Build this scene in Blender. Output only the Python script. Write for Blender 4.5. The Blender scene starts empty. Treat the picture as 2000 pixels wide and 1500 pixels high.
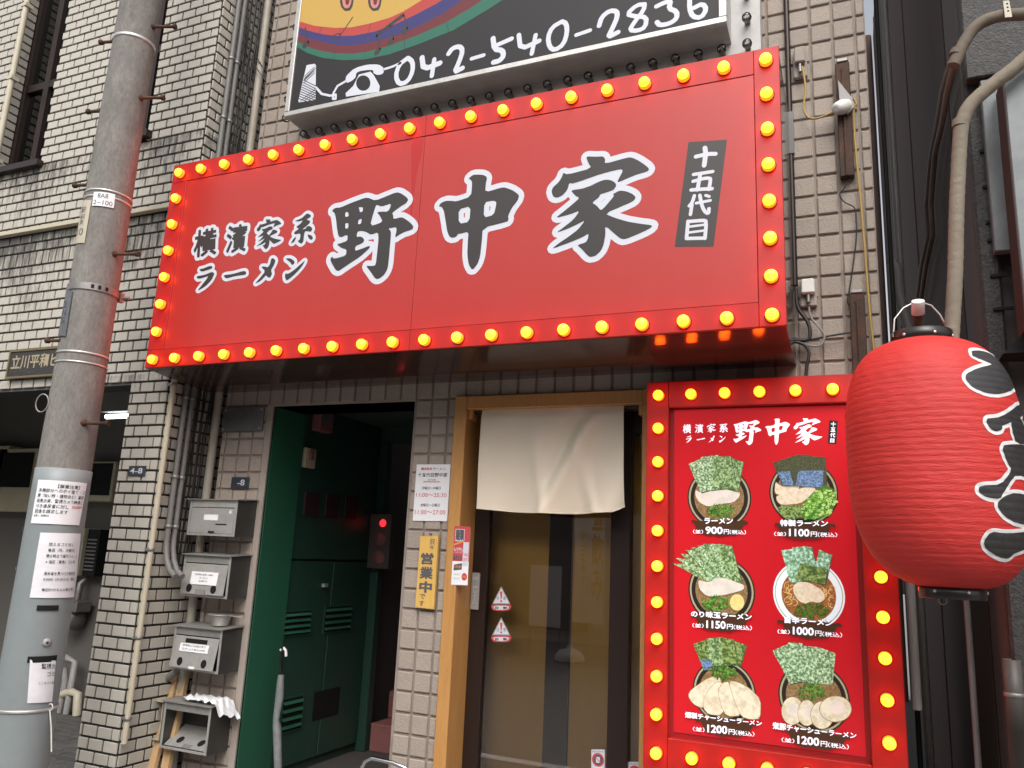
import bpy, bmesh, math, random
import numpy as np
from mathutils import Vector, Matrix
from mathutils.geometry import delaunay_2d_cdt, tessellate_polygon

# ------------------------------------------------------------------ camera, sky, sun, exposure
SC = bpy.context.scene
COL = SC.collection
F_PX = 1545.3
YAW, PITCH, ROLL = 0.412523, 0.211562, 0.0464644
CAM = np.array([3.7807, -3.3061, 1.5])
def _rot(yaw, pitch, roll):
    cy, sy, cp, sp, cr, sr = math.cos(yaw), math.sin(yaw), math.cos(pitch), math.sin(pitch), math.cos(roll), math.sin(roll)
    fwd = np.array([-sy*cp, cy*cp, sp]); right = np.array([cy, sy, 0]); up = np.cross(right, fwd)
    return cr*right+sr*up, -sr*right+cr*up, fwd
RT, UP, FW = _rot(YAW, PITCH, ROLL)
cam = bpy.data.cameras.new('camera'); camo = bpy.data.objects.new('camera', cam); COL.objects.link(camo)
m4 = Matrix(((RT[0], UP[0], -FW[0], CAM[0]), (RT[1], UP[1], -FW[1], CAM[1]), (RT[2], UP[2], -FW[2], CAM[2]), (0, 0, 0, 1)))
camo.matrix_world = m4
cam.sensor_width = 36; cam.lens = F_PX/2000*36; cam.clip_start = 0.05; cam.clip_end = 500
SC.camera = camo

SUN_EL, SUN_AZ = math.radians(50), math.radians(160)    # azimuth clockwise from +y: high, from behind the camera
w = bpy.data.worlds.new('World'); SC.world = w; w.use_nodes = True
nt = w.node_tree; bg = nt.nodes['Background']
sky = nt.nodes.new('ShaderNodeTexSky'); sky.sky_type = 'NISHITA'; sky.sun_disc = False
sky.sun_elevation = SUN_EL; sky.sun_rotation = SUN_AZ; sky.air_density = 1.0; sky.dust_density = 6.0; sky.ozone_density = 1.0
hsv = nt.nodes.new('ShaderNodeHueSaturation'); hsv.inputs['Saturation'].default_value = 0.28
nt.links.new(sky.outputs[0], hsv.inputs['Color']); nt.links.new(hsv.outputs[0], bg.inputs[0]); bg.inputs[1].default_value = 0.15
sun = bpy.data.lights.new('sun', 'SUN'); sun.energy = 0.6; sun.angle = math.radians(50); sun.color = (1, .97, .92)
suno = bpy.data.objects.new('sun', sun); COL.objects.link(suno)
sd = Vector((math.sin(SUN_AZ)*math.cos(SUN_EL), math.cos(SUN_AZ)*math.cos(SUN_EL), math.sin(SUN_EL)))
suno.rotation_euler = sd.to_track_quat('Z', 'Y').to_euler(); suno.location = (0, -8, 12)
SC.view_settings.view_transform = 'Standard'; SC.view_settings.look = 'None'
SC.view_settings.exposure = 0.58; SC.view_settings.gamma = 1
SC.cycles.max_bounces = 8; SC.cycles.transparent_max_bounces = 12

# ------------------------------------------------------------------ helpers
rnd = random.Random(7)
def ray(u, v): return FW+(u-1000)/F_PX*RT+(750-v)/F_PX*UP
def on(u, v, ax, val):
    d = ray(u, v); return CAM+(val-CAM[ax])/d[ax]*d
def at(u, v, dist): return CAM+dist*ray(u, v)
def prj(P):
    d = np.asarray(P, float)-CAM; z = d@FW
    return 1000+F_PX*(d@RT)/z, 750-F_PX*(d@UP)/z
def inside(p, poly):
    x, y = p; c = False; n = len(poly)
    for i in range(n):
        x1, y1 = poly[i]; x2, y2 = poly[i-1]
        if (y1 > y) != (y2 > y) and x < (x2-x1)*(y-y1)/(y2-y1)+x1: c = not c
    return c

class MB:
    """collects boxes, tubes and sheets in world space"""
    def __init__(s): s.v = []; s.f = []; s.m = []; s.sm = []
    def add(s, vs, fs, mi=0, smooth=False):
        b = len(s.v); s.v += [tuple(map(float, p)) for p in vs]
        for f in fs: s.f.append(tuple(b+i for i in f)); s.m.append(mi); s.sm.append(smooth)
        return s
    def box(s, x0, x1, y0, y1, z0, z1, mi=0):
        x0, x1 = min(x0, x1), max(x0, x1); y0, y1 = min(y0, y1), max(y0, y1); z0, z1 = min(z0, z1), max(z0, z1)
        v = [(x, y, z) for x in (x0, x1) for y in (y0, y1) for z in (z0, z1)]
        return s.add(v, [(0, 1, 3, 2), (4, 6, 7, 5), (0, 4, 5, 1), (2, 3, 7, 6), (0, 2, 6, 4), (1, 5, 7, 3)], mi)
    def bbox(s, x0, x1, y0, y1, z0, z1, b=.004, mi=0):
        """box with chamfered front and vertical edges"""
        bm = bmesh.new(); bmesh.ops.create_cube(bm, size=1)
        bmesh.ops.scale(bm, vec=(abs(x1-x0), abs(y1-y0), abs(z1-z0)), verts=bm.verts)
        bmesh.ops.bevel(bm, geom=list(bm.edges), offset=b, segments=1, affect='EDGES')
        c = ((x0+x1)/2, (y0+y1)/2, (z0+z1)/2)
        bm.verts.index_update()
        s.add([(v.co.x+c[0], v.co.y+c[1], v.co.z+c[2]) for v in bm.verts], [[v.index for v in f.verts] for f in bm.faces], mi); bm.free()
        return s
    def obox(s, c, ax, ay, az, mi=0):
        """oriented box: centre and half axes"""
        c, ax, ay, az = map(np.asarray, (c, ax, ay, az))
        v = [c+i*ax+j*ay+k*az for i in (-1, 1) for j in (-1, 1) for k in (-1, 1)]
        return s.add(v, [(0, 1, 3, 2), (4, 6, 7, 5), (0, 4, 5, 1), (2, 3, 7, 6), (0, 2, 6, 4), (1, 5, 7, 3)], mi)
    def prism(s, poly, y0, y1, mi=0):
        """poly in x,z extruded along y"""
        n = len(poly); v = [(x, y0, z) for x, z in poly]+[(x, y1, z) for x, z in poly]
        tr = tessellate_polygon([[Vector((x, z, 0)) for x, z in poly]])
        f = [tuple(t) for t in tr]+[tuple(i+n for i in t[::-1]) for t in tr]
        f += [(i, (i+1) % n, n+(i+1) % n, n+i) for i in range(n)]
        return s.add(v, f, mi)
    def tube(s, pts, r, n=10, mi=0, cap=True, smooth=True):
        pts = [np.asarray(p, float) for p in pts]; rs = r if isinstance(r, (list, tuple)) else [r]*len(pts)
        b = len(s.v); ref = None; vs = []
        for i, p in enumerate(pts):
            t = pts[min(i+1, len(pts)-1)]-pts[max(i-1, 0)]; t = t/np.linalg.norm(t)
            if ref is None: ref = np.array([1., 0, 0]) if abs(t[0]) < .8 else np.array([0, 0, 1.])
            a = ref-(ref@t)*t; a /= np.linalg.norm(a); bb = np.cross(t, a); ref = a
            for k in range(n):
                q = 2*math.pi*k/n; vs.append(p+rs[i]*(math.cos(q)*a+math.sin(q)*bb))
        fs = [(i*n+k, i*n+(k+1) % n, (i+1)*n+(k+1) % n, (i+1)*n+k) for i in range(len(pts)-1) for k in range(n)]
        s.add(vs, fs, mi, smooth)
        if cap:
            s.add(vs[:n], [tuple(range(n))[::-1]], mi); s.add(vs[-n:], [tuple(range(n))], mi)
        return s
    def lathe(s, prof, c, axis='z', n=24, mi=0, smooth=True):
        vs = []
        for r, h in prof:
            for k in range(n):
                q = 2*math.pi*k/n
                d = (r*math.cos(q), r*math.sin(q), h) if axis == 'z' else (r*math.cos(q), -h, r*math.sin(q)) if axis == 'y' else (h, r*math.cos(q), r*math.sin(q))
                vs.append((c[0]+d[0], c[1]+d[1], c[2]+d[2]))
        fs = [(i*n+k, i*n+(k+1) % n, (i+1)*n+(k+1) % n, (i+1)*n+k) for i in range(len(prof)-1) for k in range(n)]
        return s.add(vs, fs, mi, smooth)
    def mesh(s, name, mats, off=(0, 0, 0)):
        me = bpy.data.meshes.new(name)
        me.from_pydata([(a-off[0], b-off[1], c-off[2]) for a, b, c in s.v], [], s.f)
        for m in (mats if isinstance(mats, (list, tuple)) else [mats]): me.materials.append(m)
        me.polygons.foreach_set('material_index', s.m); me.polygons.foreach_set('use_smooth', s.sm)
        bm = bmesh.new(); bm.from_mesh(me); bmesh.ops.recalc_face_normals(bm, faces=bm.faces); bm.to_mesh(me); bm.free()
        me.update(); return me

LOC = {}
def thing(name, label, cat, loc=(0, 0, 0), group=None):
    o = bpy.data.objects.new(name, None); COL.objects.link(o); o.location = loc; o.empty_display_size = .05
    o['label'] = label; o['category'] = cat
    if group: o['group'] = group
    LOC[o] = tuple(map(float, loc)); return o
def part(t, name, mb, mats, label=None, kind=None):
    loc = LOC[t]; o = bpy.data.objects.new(name, mb.mesh(name, mats, loc)); COL.objects.link(o); o.parent = t; LOC[o] = loc
    if label: o['label'] = label
    if kind: o['kind'] = kind
    return o
def solo(name, mb, mats, label, cat, group=None, loc=None):
    """a thing that is one mesh"""
    a = np.array(mb.v); loc = loc or ((a[:, 0].min()+a[:, 0].max())/2, (a[:, 1].min()+a[:, 1].max())/2, a[:, 2].min())
    loc = tuple(map(float, loc))
    o = bpy.data.objects.new(name, mb.mesh(name, mats, loc)); COL.objects.link(o); o.location = loc; LOC[o] = loc
    o['label'] = label; o['category'] = cat
    if group: o['group'] = group
    return o
def structure(name, mb, mats):
    o = bpy.data.objects.new(name, mb.mesh(name, mats)); COL.objects.link(o); o['kind'] = 'structure'; LOC[o] = (0, 0, 0); return o
def piece(t, name, me, pos, rot=None, scale=None):
    o = bpy.data.objects.new(name, me); COL.objects.link(o); o.parent = t; l = LOC[t]
    o.location = (pos[0]-l[0], pos[1]-l[1], pos[2]-l[2])
    if rot: o.rotation_euler = rot
    if scale: o.scale = scale
    LOC[o] = tuple(pos); return o

# ---- flat print: unions of polygons
def ccw(p):
    a = sum(p[i-1][0]*p[i][1]-p[i][0]*p[i-1][1] for i in range(len(p))); return p if a > 0 else p[::-1]
def union(polys):
    vs, fs = [], []
    for p in polys:
        p = ccw(list(p)); b = len(vs); vs += [Vector(q) for q in p]; fs.append(list(range(b, b+len(p))))
    r = delaunay_2d_cdt(vs, [], fs, 1, 1e-7)
    return [tuple(v) for v in r[0]], [tuple(f) for f, o in zip(r[2], r[5]) if len(o)]
def fill(outer, holes=()):
    loops = [outer]+list(holes); flat = [q for l in loops for q in l]
    tr = tessellate_polygon([[Vector((x, y, 0)) for x, y in l] for l in loops])
    return [[flat[i] for i in t] for t in tr]
def ribbon(loop, w, closed=True, n=8):
    out = []; m = len(loop)
    for i in range(m if closed else m-1):
        (x0, y0), (x1, y1) = loop[i], loop[(i+1) % m]; dx, dy = x1-x0, y1-y0; l = math.hypot(dx, dy)
        if l < 1e-9: continue
        nx, ny = -dy/l*w, dx/l*w
        out.append([(x0+nx, y0+ny), (x0-nx, y0-ny), (x1-nx, y1-ny), (x1+nx, y1+ny)])
    for x, y in loop: out.append([(x+w*math.cos(2*math.pi*k/n+.1), y+w*math.sin(2*math.pi*k/n+.1)) for k in range(n)])
    return out
def smooth_loop(p, it=1):
    for _ in range(it):
        q = []
        for i in range(len(p)):
            a, b = p[i], p[(i+1) % len(p)]; q += [(a[0]*.8+b[0]*.2, a[1]*.8+b[1]*.2), (a[0]*.2+b[0]*.8, a[1]*.2+b[1]*.8)]
        p = q
    return p
class Print:
    """flat shapes (x, z) on a plane y facing the street, in thin layers"""
    def __init__(s, y, eps=.0006): s.y = y; s.e = eps; s.mb = MB(); s.L = 0
    def up(s): s.L += 1; return s
    def tris(s, vs, fs, mi): s.mb.add([(x, s.y-s.L*s.e, z) for x, z in vs], fs, mi); return s
    def poly(s, p, mi, holes=()):
        t = fill(p, holes); vs = [q for tr in t for q in tr]; return s.tris(vs, [(3*i, 3*i+1, 3*i+2) for i in range(len(t))], mi)
    def uni(s, polys, mi): v, f = union(polys); return s.tris(v, f, mi)
    def disc(s, c, rx, rz, mi, n=28): return s.poly([(c[0]+rx*math.cos(2*math.pi*k/n), c[1]+rz*math.sin(2*math.pi*k/n)) for k in range(n)], mi)

# ---- glyphs from the built-in font
_fc = bpy.data.curves.new('glyph', 'FONT'); _fo = bpy.data.objects.new('glyph', _fc); COL.objects.link(_fo)
_fc.resolution_u = 3
def _eval(body, fillmode):
    _fc.body = body; _fc.fill_mode = fillmode; bpy.context.view_layer.update()
    ev = _fo.evaluated_get(bpy.context.evaluated_depsgraph_get()); me = ev.to_mesh()
    v = [(p.co.x, p.co.y) for p in me.vertices]; f = [tuple(p.vertices) for p in me.polygons]; e = [tuple(x.vertices) for x in me.edges]
    ev.to_mesh_clear(); return v, f, e
GL, ADV = {}, {}
def glyph(ch, bold=0.):
    k = (ch, bold)
    if k in GL: return GL[k]
    if ch in ' \u3000': GL[k] = ([], []); return GL[k]
    v, f, e = _eval(ch, 'BOTH')
    if bold:
        cnt = {}
        for t in f:
            for i in range(len(t)):
                q = tuple(sorted((t[i-1], t[i]))); cnt[q] = cnt.get(q, 0)+1
        polys = [[v[i] for i in t] for t in f]
        for (a, b), n in cnt.items():
            if n == 1: polys += ribbon([v[a], v[b]], bold, False, 6)
        v, f = union(polys)
    GL[k] = (v, f); return GL[k]
def adv(ch):
    if ch in ADV: return ADV[ch]
    if ord(ch) > 0x2000: ADV[ch] = 1.0
    else:
        a = min(x for x, y in _eval('I', 'BOTH')[0]); b = max(x for x, y in _eval(ch+'I' if ch != ' ' else 'I I', 'BOTH')[0])
        wI = max(x for x, y in _eval('I', 'BOTH')[0]); ADV[ch] = b-wI if ch != ' ' else .3
    return ADV[ch]
_cj = _eval('一', 'BOTH')[0]; _cj2 = _eval('一一', 'BOTH')[0]
CJ = max(x for x, y in _cj2)-max(x for x, y in _cj)          # full-width advance
def text(s, bold=0., gap=0., vertical=False):
    """unit-em layout, origin bottom left of first line; returns verts, tris, width"""
    V, Fc = [], []; x = y = 0.
    for ch in s:
        if ch == '\n': x = 0; y -= 1.35*CJ; continue
        v, f = glyph(ch, bold); b = len(V)
        V += [(p[0]+x, p[1]+y) for p in v]; Fc += [tuple(i+b for i in t) for t in f]
        if vertical: y -= (1+gap)*CJ
        else: x += (adv(ch)*(CJ if ord(ch) > 0x2000 else 1)+gap*CJ)
    return V, Fc
def put_text(pr, s, quad, mi, bold=0., gap=0., vertical=False):
    """fit the text's bounds into a quad of four (x, z) corners: TL, TR, BR, BL"""
    V, Fc = text(s, bold, gap, vertical); a = np.array(V); x0, y0 = a.min(0); x1, y1 = a.max(0)
    TL, TR, BR, BL = [np.array(q, float) for q in quad]; out = []
    for x, y in V:
        p, q = (x-x0)/(x1-x0), (y-y0)/(y1-y0)
        out.append(tuple((BL*(1-p)+BR*p)*(1-q)+(TL*(1-p)+TR*p)*q))
    pr.tris(out, Fc, mi); return out, Fc
def rect(x0, z0, x1, z1): return [(x0, z1), (x1, z1), (x1, z0), (x0, z0)]

# ------------------------------------------------------------------ materials
def M(name, col, rough=.6, metal=0., noise=None, bump=None, emit=None, spec=.5, rand=0., alpha=None, stretch=(1, 1, 1), coat=0.):
    m = bpy.data.materials.new(name); m.use_nodes = True; n = m.node_tree.nodes; l = m.node_tree.links; p = n['Principled BSDF']
    p.inputs['Base Color'].default_value = (*col, 1); p.inputs['Roughness'].default_value = rough; p.inputs['Metallic'].default_value = metal
    p.inputs['Specular IOR Level'].default_value = spec; p.inputs['Coat Weight'].default_value = coat
    pos = None
    def P():
        nonlocal pos
        if pos is None:
            g = n.new('ShaderNodeNewGeometry'); mp = n.new('ShaderNodeMapping'); mp.inputs['Scale'].default_value = stretch
            l.new(g.outputs['Position'], mp.inputs['Vector']); pos = mp.outputs[0]
        return pos
    cur = None
    for (sc, amt, c2) in (noise or []):
        t = n.new('ShaderNodeTexNoise'); t.inputs['Scale'].default_value = sc; t.inputs['Detail'].default_value = 6; t.inputs['Roughness'].default_value = .65
        l.new(P(), t.inputs['Vector'])
        r = n.new('ShaderNodeValToRGB'); r.color_ramp.elements[0].position = .42; r.color_ramp.elements[1].position = .68; l.new(t.outputs[0], r.inputs[0])
        mu = n.new('ShaderNodeMath'); mu.operation = 'MULTIPLY'; mu.inputs[1].default_value = amt; l.new(r.outputs[0], mu.inputs[0])
        mx = n.new('ShaderNodeMix'); mx.data_type = 'RGBA'; l.new(mu.outputs[0], mx.inputs[0])
        if cur: l.new(cur, mx.inputs[6])
        else: mx.inputs[6].default_value = (*col, 1)
        mx.inputs[7].default_value = (*c2, 1); cur = mx.outputs[2]
    if rand:
        oi = n.new('ShaderNodeObjectInfo'); mr = n.new('ShaderNodeMapRange'); mr.inputs[3].default_value = 1-rand; mr.inputs[4].default_value = 1+rand
        l.new(oi.outputs['Random'], mr.inputs[0]); mm = n.new('ShaderNodeMix'); mm.data_type = 'RGBA'; mm.blend_type = 'MULTIPLY'; mm.inputs[0].default_value = 1
        if cur: l.new(cur, mm.inputs[6])
        else: mm.inputs[6].default_value = (*col, 1)
        cb = n.new('ShaderNodeCombineColor'); [l.new(mr.outputs[0], cb.inputs[i]) for i in range(3)]; l.new(cb.outputs[0], mm.inputs[7]); cur = mm.outputs[2]
    if cur: l.new(cur, p.inputs['Base Color'])
    if bump:
        h = None
        for sc, st in bump:
            t = n.new('ShaderNodeTexNoise'); t.inputs['Scale'].default_value = sc; t.inputs['Detail'].default_value = 5; l.new(P(), t.inputs['Vector'])
            b = n.new('ShaderNodeBump'); b.inputs['Strength'].default_value = st; b.inputs['Distance'].default_value = .004
            l.new(t.outputs[0], b.inputs['Height'])
            if h: l.new(h, b.inputs['Normal'])
            h = b.outputs[0]
        l.new(h, p.inputs['Normal'])
    if emit:
        p.inputs['Emission Color'].default_value = (*emit[0], 1); p.inputs['Emission Strength'].default_value = emit[1]
        if cur and emit[0] == 'base': l.new(cur, p.inputs['Emission Color'])
    m['cur'] = 0
    return m
def glass(name, tint=(1, 1, 1), ior=1.5, rough=.0):
    m = bpy.data.materials.new(name); m.use_nodes = True; n = m.node_tree.nodes; l = m.node_tree.links; n.remove(n['Principled BSDF'])
    t = n.new('ShaderNodeBsdfTransparent'); t.inputs[0].default_value = (*tint, 1); g = n.new('ShaderNodeBsdfGlossy'); g.inputs['Roughness'].default_value = rough
    f = n.new('ShaderNodeFresnel'); f.inputs[0].default_value = ior; mx = n.new('ShaderNodeMixShader')
    l.new(f.outputs[0], mx.inputs[0]); l.new(t.outputs[0], mx.inputs[1]); l.new(g.outputs[0], mx.inputs[2]); l.new(mx.outputs[0], n['Material Output'].inputs[0])
    return m
def lit(name, col, k, emit_k, rough=.35):
    """backlit print: same colour reflected and given off"""
    return M(name, col, rough, emit=(tuple(c for c in col), emit_k))
m_mortar_dark = M('mortar_dark', (.024, .022, .019), .9, noise=[(6, .6, (.042, .038, .033))])
def brick_mat():
    m = M('white_brick', (.48, .45, .39), .45, rand=.09, noise=[(3.0, .3, (.39, .36, .30)), (90, .25, (.54, .51, .45))], bump=[(160, .25)])
    n = m.node_tree.nodes; l = m.node_tree.links; p = n['Principled BSDF']; src = p.inputs['Base Color'].links[0].from_socket
    # soot streaks that run down below the pipe ledge and the sills
    g = n.new('ShaderNodeNewGeometry'); mp = n.new('ShaderNodeMapping'); mp.inputs['Scale'].default_value = (24, 24, 5.0); l.new(g.outputs['Position'], mp.inputs[0])
    t = n.new('ShaderNodeTexNoise'); t.inputs['Scale'].default_value = 1; t.inputs['Detail'].default_value = 7; t.inputs['Roughness'].default_value = .75; l.new(mp.outputs[0], t.inputs['Vector'])
    mp2 = n.new('ShaderNodeMapping'); mp2.inputs['Scale'].default_value = (1.7, 1.7, 1.3); l.new(g.outputs['Position'], mp2.inputs[0])
    t2 = n.new('ShaderNodeTexNoise'); t2.inputs['Scale'].default_value = 1; t2.inputs['Detail'].default_value = 3; l.new(mp2.outputs[0], t2.inputs['Vector'])
    sx = n.new('ShaderNodeSeparateXYZ'); l.new(g.outputs['Position'], sx.inputs[0])
    def band(z, up, down, w):
        a = n.new('ShaderNodeMapRange'); a.inputs[1].default_value = z-down; a.inputs[2].default_value = z; a.inputs[3].default_value = 0; a.inputs[4].default_value = w; l.new(sx.outputs[2], a.inputs[0])
        b = n.new('ShaderNodeMapRange'); b.inputs[1].default_value = z; b.inputs[2].default_value = z+up; b.inputs[3].default_value = 1; b.inputs[4].default_value = 0; l.new(sx.outputs[2], b.inputs[0])
        c = n.new('ShaderNodeMath'); c.operation = 'MULTIPLY'; l.new(a.outputs[0], c.inputs[0]); l.new(b.outputs[0], c.inputs[1]); return c.outputs[0]
    s = None
    for a in (band(3.62, .03, .80, .40), band(4.16, .02, .6, .34), band(2.50, .02, .25, .22)):
        if s is None: s = a; continue
        ad = n.new('ShaderNodeMath'); ad.operation = 'MAXIMUM'; l.new(s, ad.inputs[0]); l.new(a, ad.inputs[1]); s = ad.outputs[0]
    base = n.new('ShaderNodeMath'); base.operation = 'MULTIPLY_ADD'; base.inputs[1].default_value = .55; base.inputs[2].default_value = -.19; l.new(t2.outputs[0], base.inputs[0])
    q = n.new('ShaderNodeMath'); q.operation = 'ADD'; l.new(s, q.inputs[0]); l.new(base.outputs[0], q.inputs[1])
    th = n.new('ShaderNodeMath'); th.operation = 'ADD'; l.new(q.outputs[0], th.inputs[0]); l.new(t.outputs[0], th.inputs[1])
    rr = n.new('ShaderNodeMapRange'); rr.inputs[1].default_value = .76; rr.inputs[2].default_value = 1.0; rr.inputs[3].default_value = 0; rr.inputs[4].default_value = .88; l.new(th.outputs[0], rr.inputs[0])
    mx = n.new('ShaderNodeMix'); mx.data_type = 'RGBA'; l.new(rr.outputs[0], mx.inputs[0]); l.new(src, mx.inputs[6]); mx.inputs[7].default_value = (.045, .04, .034, 1)
    l.new(mx.outputs[2], p.inputs['Base Color']); return m
m_brick = brick_mat()
m_tile = M('beige_tile', (.355, .300, .255), .85, rand=.06, noise=[(1.2, .4, (.275, .225, .185)), (120, .3, (.425, .37, .325))], bump=[(75, .9), (240, .5)])
m_joint = M('beige_joint', (.29, .24, .205), .9, noise=[(10, .5, (.16, .13, .11))])
m_reveal = M('beige_render', (.36, .31, .27), .9, noise=[(8, .4, (.27, .22, .19))], bump=[(120, .4)])
m_red = M('sign_red', (.42, .026, .020), .30, spec=.55, noise=[(2, .15, (.37, .026, .021)), (9, .10, (.48, .06, .05))], bump=[(1.2, .25)], stretch=(1.6, 1.6, .45))
m_red_frame = M('sign_red_frame', (.38, .014, .010), .38)
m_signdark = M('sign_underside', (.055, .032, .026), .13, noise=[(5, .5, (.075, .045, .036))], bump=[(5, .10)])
m_black = M('letter_black', (.035, .031, .029), .35)
m_white = M('letter_white', (.60, .62, .68), .4)
m_bulb = M('bulb_lit', (.9, .6, .05), .4, emit=((1, .066, .0026), 16))
m_bulb_side = M('bulb_side', (.8, .25, .03), .4, emit=((1, .07, .001), 4))
m_collar = M('bulb_collar', (.12, .008, .004), .5)
m_clear = glass('clear_bulb', (.93, .92, .90), 1.55, .03)
m_steel = M('stainless', (.60, .59, .565), .36, .6, noise=[(14, .5, (.42, .41, .385)), (60, .2, (.7, .69, .66))], bump=[(30, .12)])
m_steel_dull = M('dull_steel', (.36, .36, .34), .45, .5, noise=[(9, .5, (.2, .2, .19)), (60, .2, (.4, .39, .37))])
m_steel_shaded = M('mailbox_side_shaded', (.06, .06, .055), .5, .3, noise=[(9, .4, (.1, .1, .09))])  # shade on the mailbox sides put into a darker steel colour
m_alu = M('silver_trim', (.62, .61, .58), .38, .6, noise=[(7, .5, (.42, .40, .36)), (40, .3, (.3, .28, .24))])
m_backing = M('sign_backing', (.55, .54, .52), .6, noise=[(6, .5, (.36, .34, .32))])
m_concrete = M('pole_concrete', (.21, .198, .182), .88, noise=[(3.2, .75, (.125, .117, .107)), (14, .6, (.30, .285, .26)), (70, .5, (.10, .094, .086))], bump=[(90, .5), (300, .35)], stretch=(1, 1, .45))
m_wrap = M('pole_sheet', (.23, .26, .265), .42, noise=[(3, .3, (.19, .21, .215)), (14, .25, (.28, .31, .315))], bump=[(14, .12)])
m_paper = M('paper', (.80, .80, .82), .7, noise=[(9, .2, (.7, .7, .73))], bump=[(10, .15)])
m_paper_stain = M('stained_paper', (.78, .78, .81), .7, noise=[(7, .55, (.6, .6, .64))], bump=[(10, .2)])
m_ink = M('ink', (.09, .09, .1), .7)
m_ink_red = M('ink_red', (.55, .06, .07), .7)
m_tape = M('black_tape', (.012, .012, .012), .7, spec=.2)
m_tape_white = M('white_tape', (.7, .7, .7), .5)
m_rust = M('rusty_steel', (.055, .03, .02), .75, .2, noise=[(9, .8, (.14, .055, .022)), (60, .4, (.03, .02, .016))], bump=[(80, .6)])
m_iron = M('galvanised', (.30, .29, .28), .5, .7, noise=[(20, .5, (.2, .17, .14))])
m_cream = M('cream_pvc', (.52, .47, .36), .5, noise=[(5, .4, (.42, .37, .27))])
m_cream_box = M('cream_box', (.47, .42, .30), .5, noise=[(6, .4, (.38, .33, .22))])
m_grey_pvc = M('grey_pvc', (.17, .165, .16), .5, noise=[(6, .4, (.12, .115, .11))])
m_grey_light = M('light_grey_pvc', (.32, .31, .30), .5)
m_insul = M('wrapped_insulation', (.21, .175, .13), .75, noise=[(6, .5, (.14, .115, .085)), (30, .3, (.27, .235, .18))], bump=[(30, .6), (90, .4)])
m_cable = M('black_cable', (.02, .018, .018), .5)
m_cable_y = M('yellow_cable', (.40, .26, .07), .5)
m_cable_g = M('grey_cable', (.26, .25, .24), .5)
m_wood = M('wood_frame', (.50, .255, .08), .42, noise=[(7, .5, (.36, .165, .045)), (40, .35, (.58, .32, .11))], stretch=(6, 6, .55), coat=.15)
m_plank = M('plank', (.55, .36, .19), .6, noise=[(10, .5, (.45, .27, .13))], stretch=(6, 6, .6))
m_plaque = M('plaque_wood', (.70, .44, .12), .45, noise=[(8, .5, (.56, .32, .07))], stretch=(7, 7, .7))
m_doorframe = M('dark_aluminium', (.028, .017, .014), .35, .3)
m_glass = glass('door_glass', (.98, .97, .95), 1.8)
m_winglass = glass('window_glass', (.45, .5, .5), 1.7)
m_cloth = M('noren_cloth', (.76, .68, .545), .42, bump=[(500, .12), (9, .35)], noise=[(3, .25, (.62, .53, .40))])
m_green = M('green_paint', (.022, .105, .062), .38, noise=[(5, .3, (.017, .08, .048))], bump=[(110, .35)])
m_green_d = M('green_door', (.018, .056, .040), .45, noise=[(5, .4, (.013, .040, .029)), (28, .3, (.028, .07, .053))], bump=[(3, .25)])
m_greenwall = M('green_wall', (.03, .06, .045), .7)
m_stair = M('stair_red', (.27, .10, .095), .7, noise=[(9, .4, (.13, .05, .045))])
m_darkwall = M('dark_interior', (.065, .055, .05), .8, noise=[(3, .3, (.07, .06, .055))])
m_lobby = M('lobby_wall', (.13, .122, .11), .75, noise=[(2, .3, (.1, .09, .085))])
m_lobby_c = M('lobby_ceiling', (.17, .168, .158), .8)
m_ochre = M('ochre_panel', (.80, .47, .11), .55, noise=[(3, .3, (.66, .36, .07))], stretch=(4, 4, .6))
m_paver = M('paver', (.075, .072, .07), .8, rand=.2, noise=[(30, .4, (.11, .105, .10))], bump=[(150, .5)])
m_asphalt = M('street_paving', (.20, .195, .185), .85, noise=[(2, .5, (.16, .156, .15)), (120, .4, (.25, .245, .235))], bump=[(250, .6)])
m_sand = M('joint_sand', (.03, .028, .026), .95)
m_line = M('road_paint', (.75, .75, .73), .6, noise=[(12, .4, (.4, .4, .39))])
m_dkmetal = M('dark_siding', (.085, .058, .050), .85, spec=.15, noise=[(4, .4, (.105, .075, .066))], bump=[(200, .2)])
m_blackrough = M('black_stucco', (.03, .028, .027), .62, noise=[(60, .5, (.075, .07, .066))], bump=[(45, 1.0), (120, .9)])
m_stucco = M('grey_stucco', (.085, .075, .068), .8, noise=[(4, .3, (.065, .056, .05))], bump=[(90, .9)])
m_panel = M('steel_panel', (.17, .185, .19), .5, .3, noise=[(3, .6, (.11, .118, .122)), (14, .35, (.24, .255, .26))])
m_lantern = None
m_lblack = M('lantern_black', (.03, .028, .028), .5, bump=[(40, .3)])
m_lwhite = M('lantern_white', (.72, .70, .70), .5)
m_ring = M('lantern_ring', (.02, .017, .016), .28)
m_plate_dark = M('address_plate', (.035, .045, .055), .4)
m_greyplate = M('blank_plate', (.17, .175, .18), .38, .4, noise=[(8, .7, (.1, .1, .105)), (40, .4, (.24, .25, .26))], bump=[(40, .2)])
m_tube = M('fluorescent', (.9, .95, 1), .4, emit=((.85, .95, 1), 9))
m_redled = M('red_led', (.9, .05, .05), .4, emit=((1, .02, .03), 1.6))
m_chrome = M('chrome', (.75, .75, .76), .1, 1)
m_plastic = M('clear_plastic', (.15, .158, .158), .25, noise=[(14, .5, (.3, .31, .31))], bump=[(14, .5)])
m_blue = M('blue_plastic', (.02, .05, .10), .45, bump=[(20, .5)])
m_cap = M('white_cap', (.72, .70, .66), .45)
m_wall_opp = M('opposite_wall', (.52, .50, .47), .8, noise=[(1, .3, (.45, .43, .40))])

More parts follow.
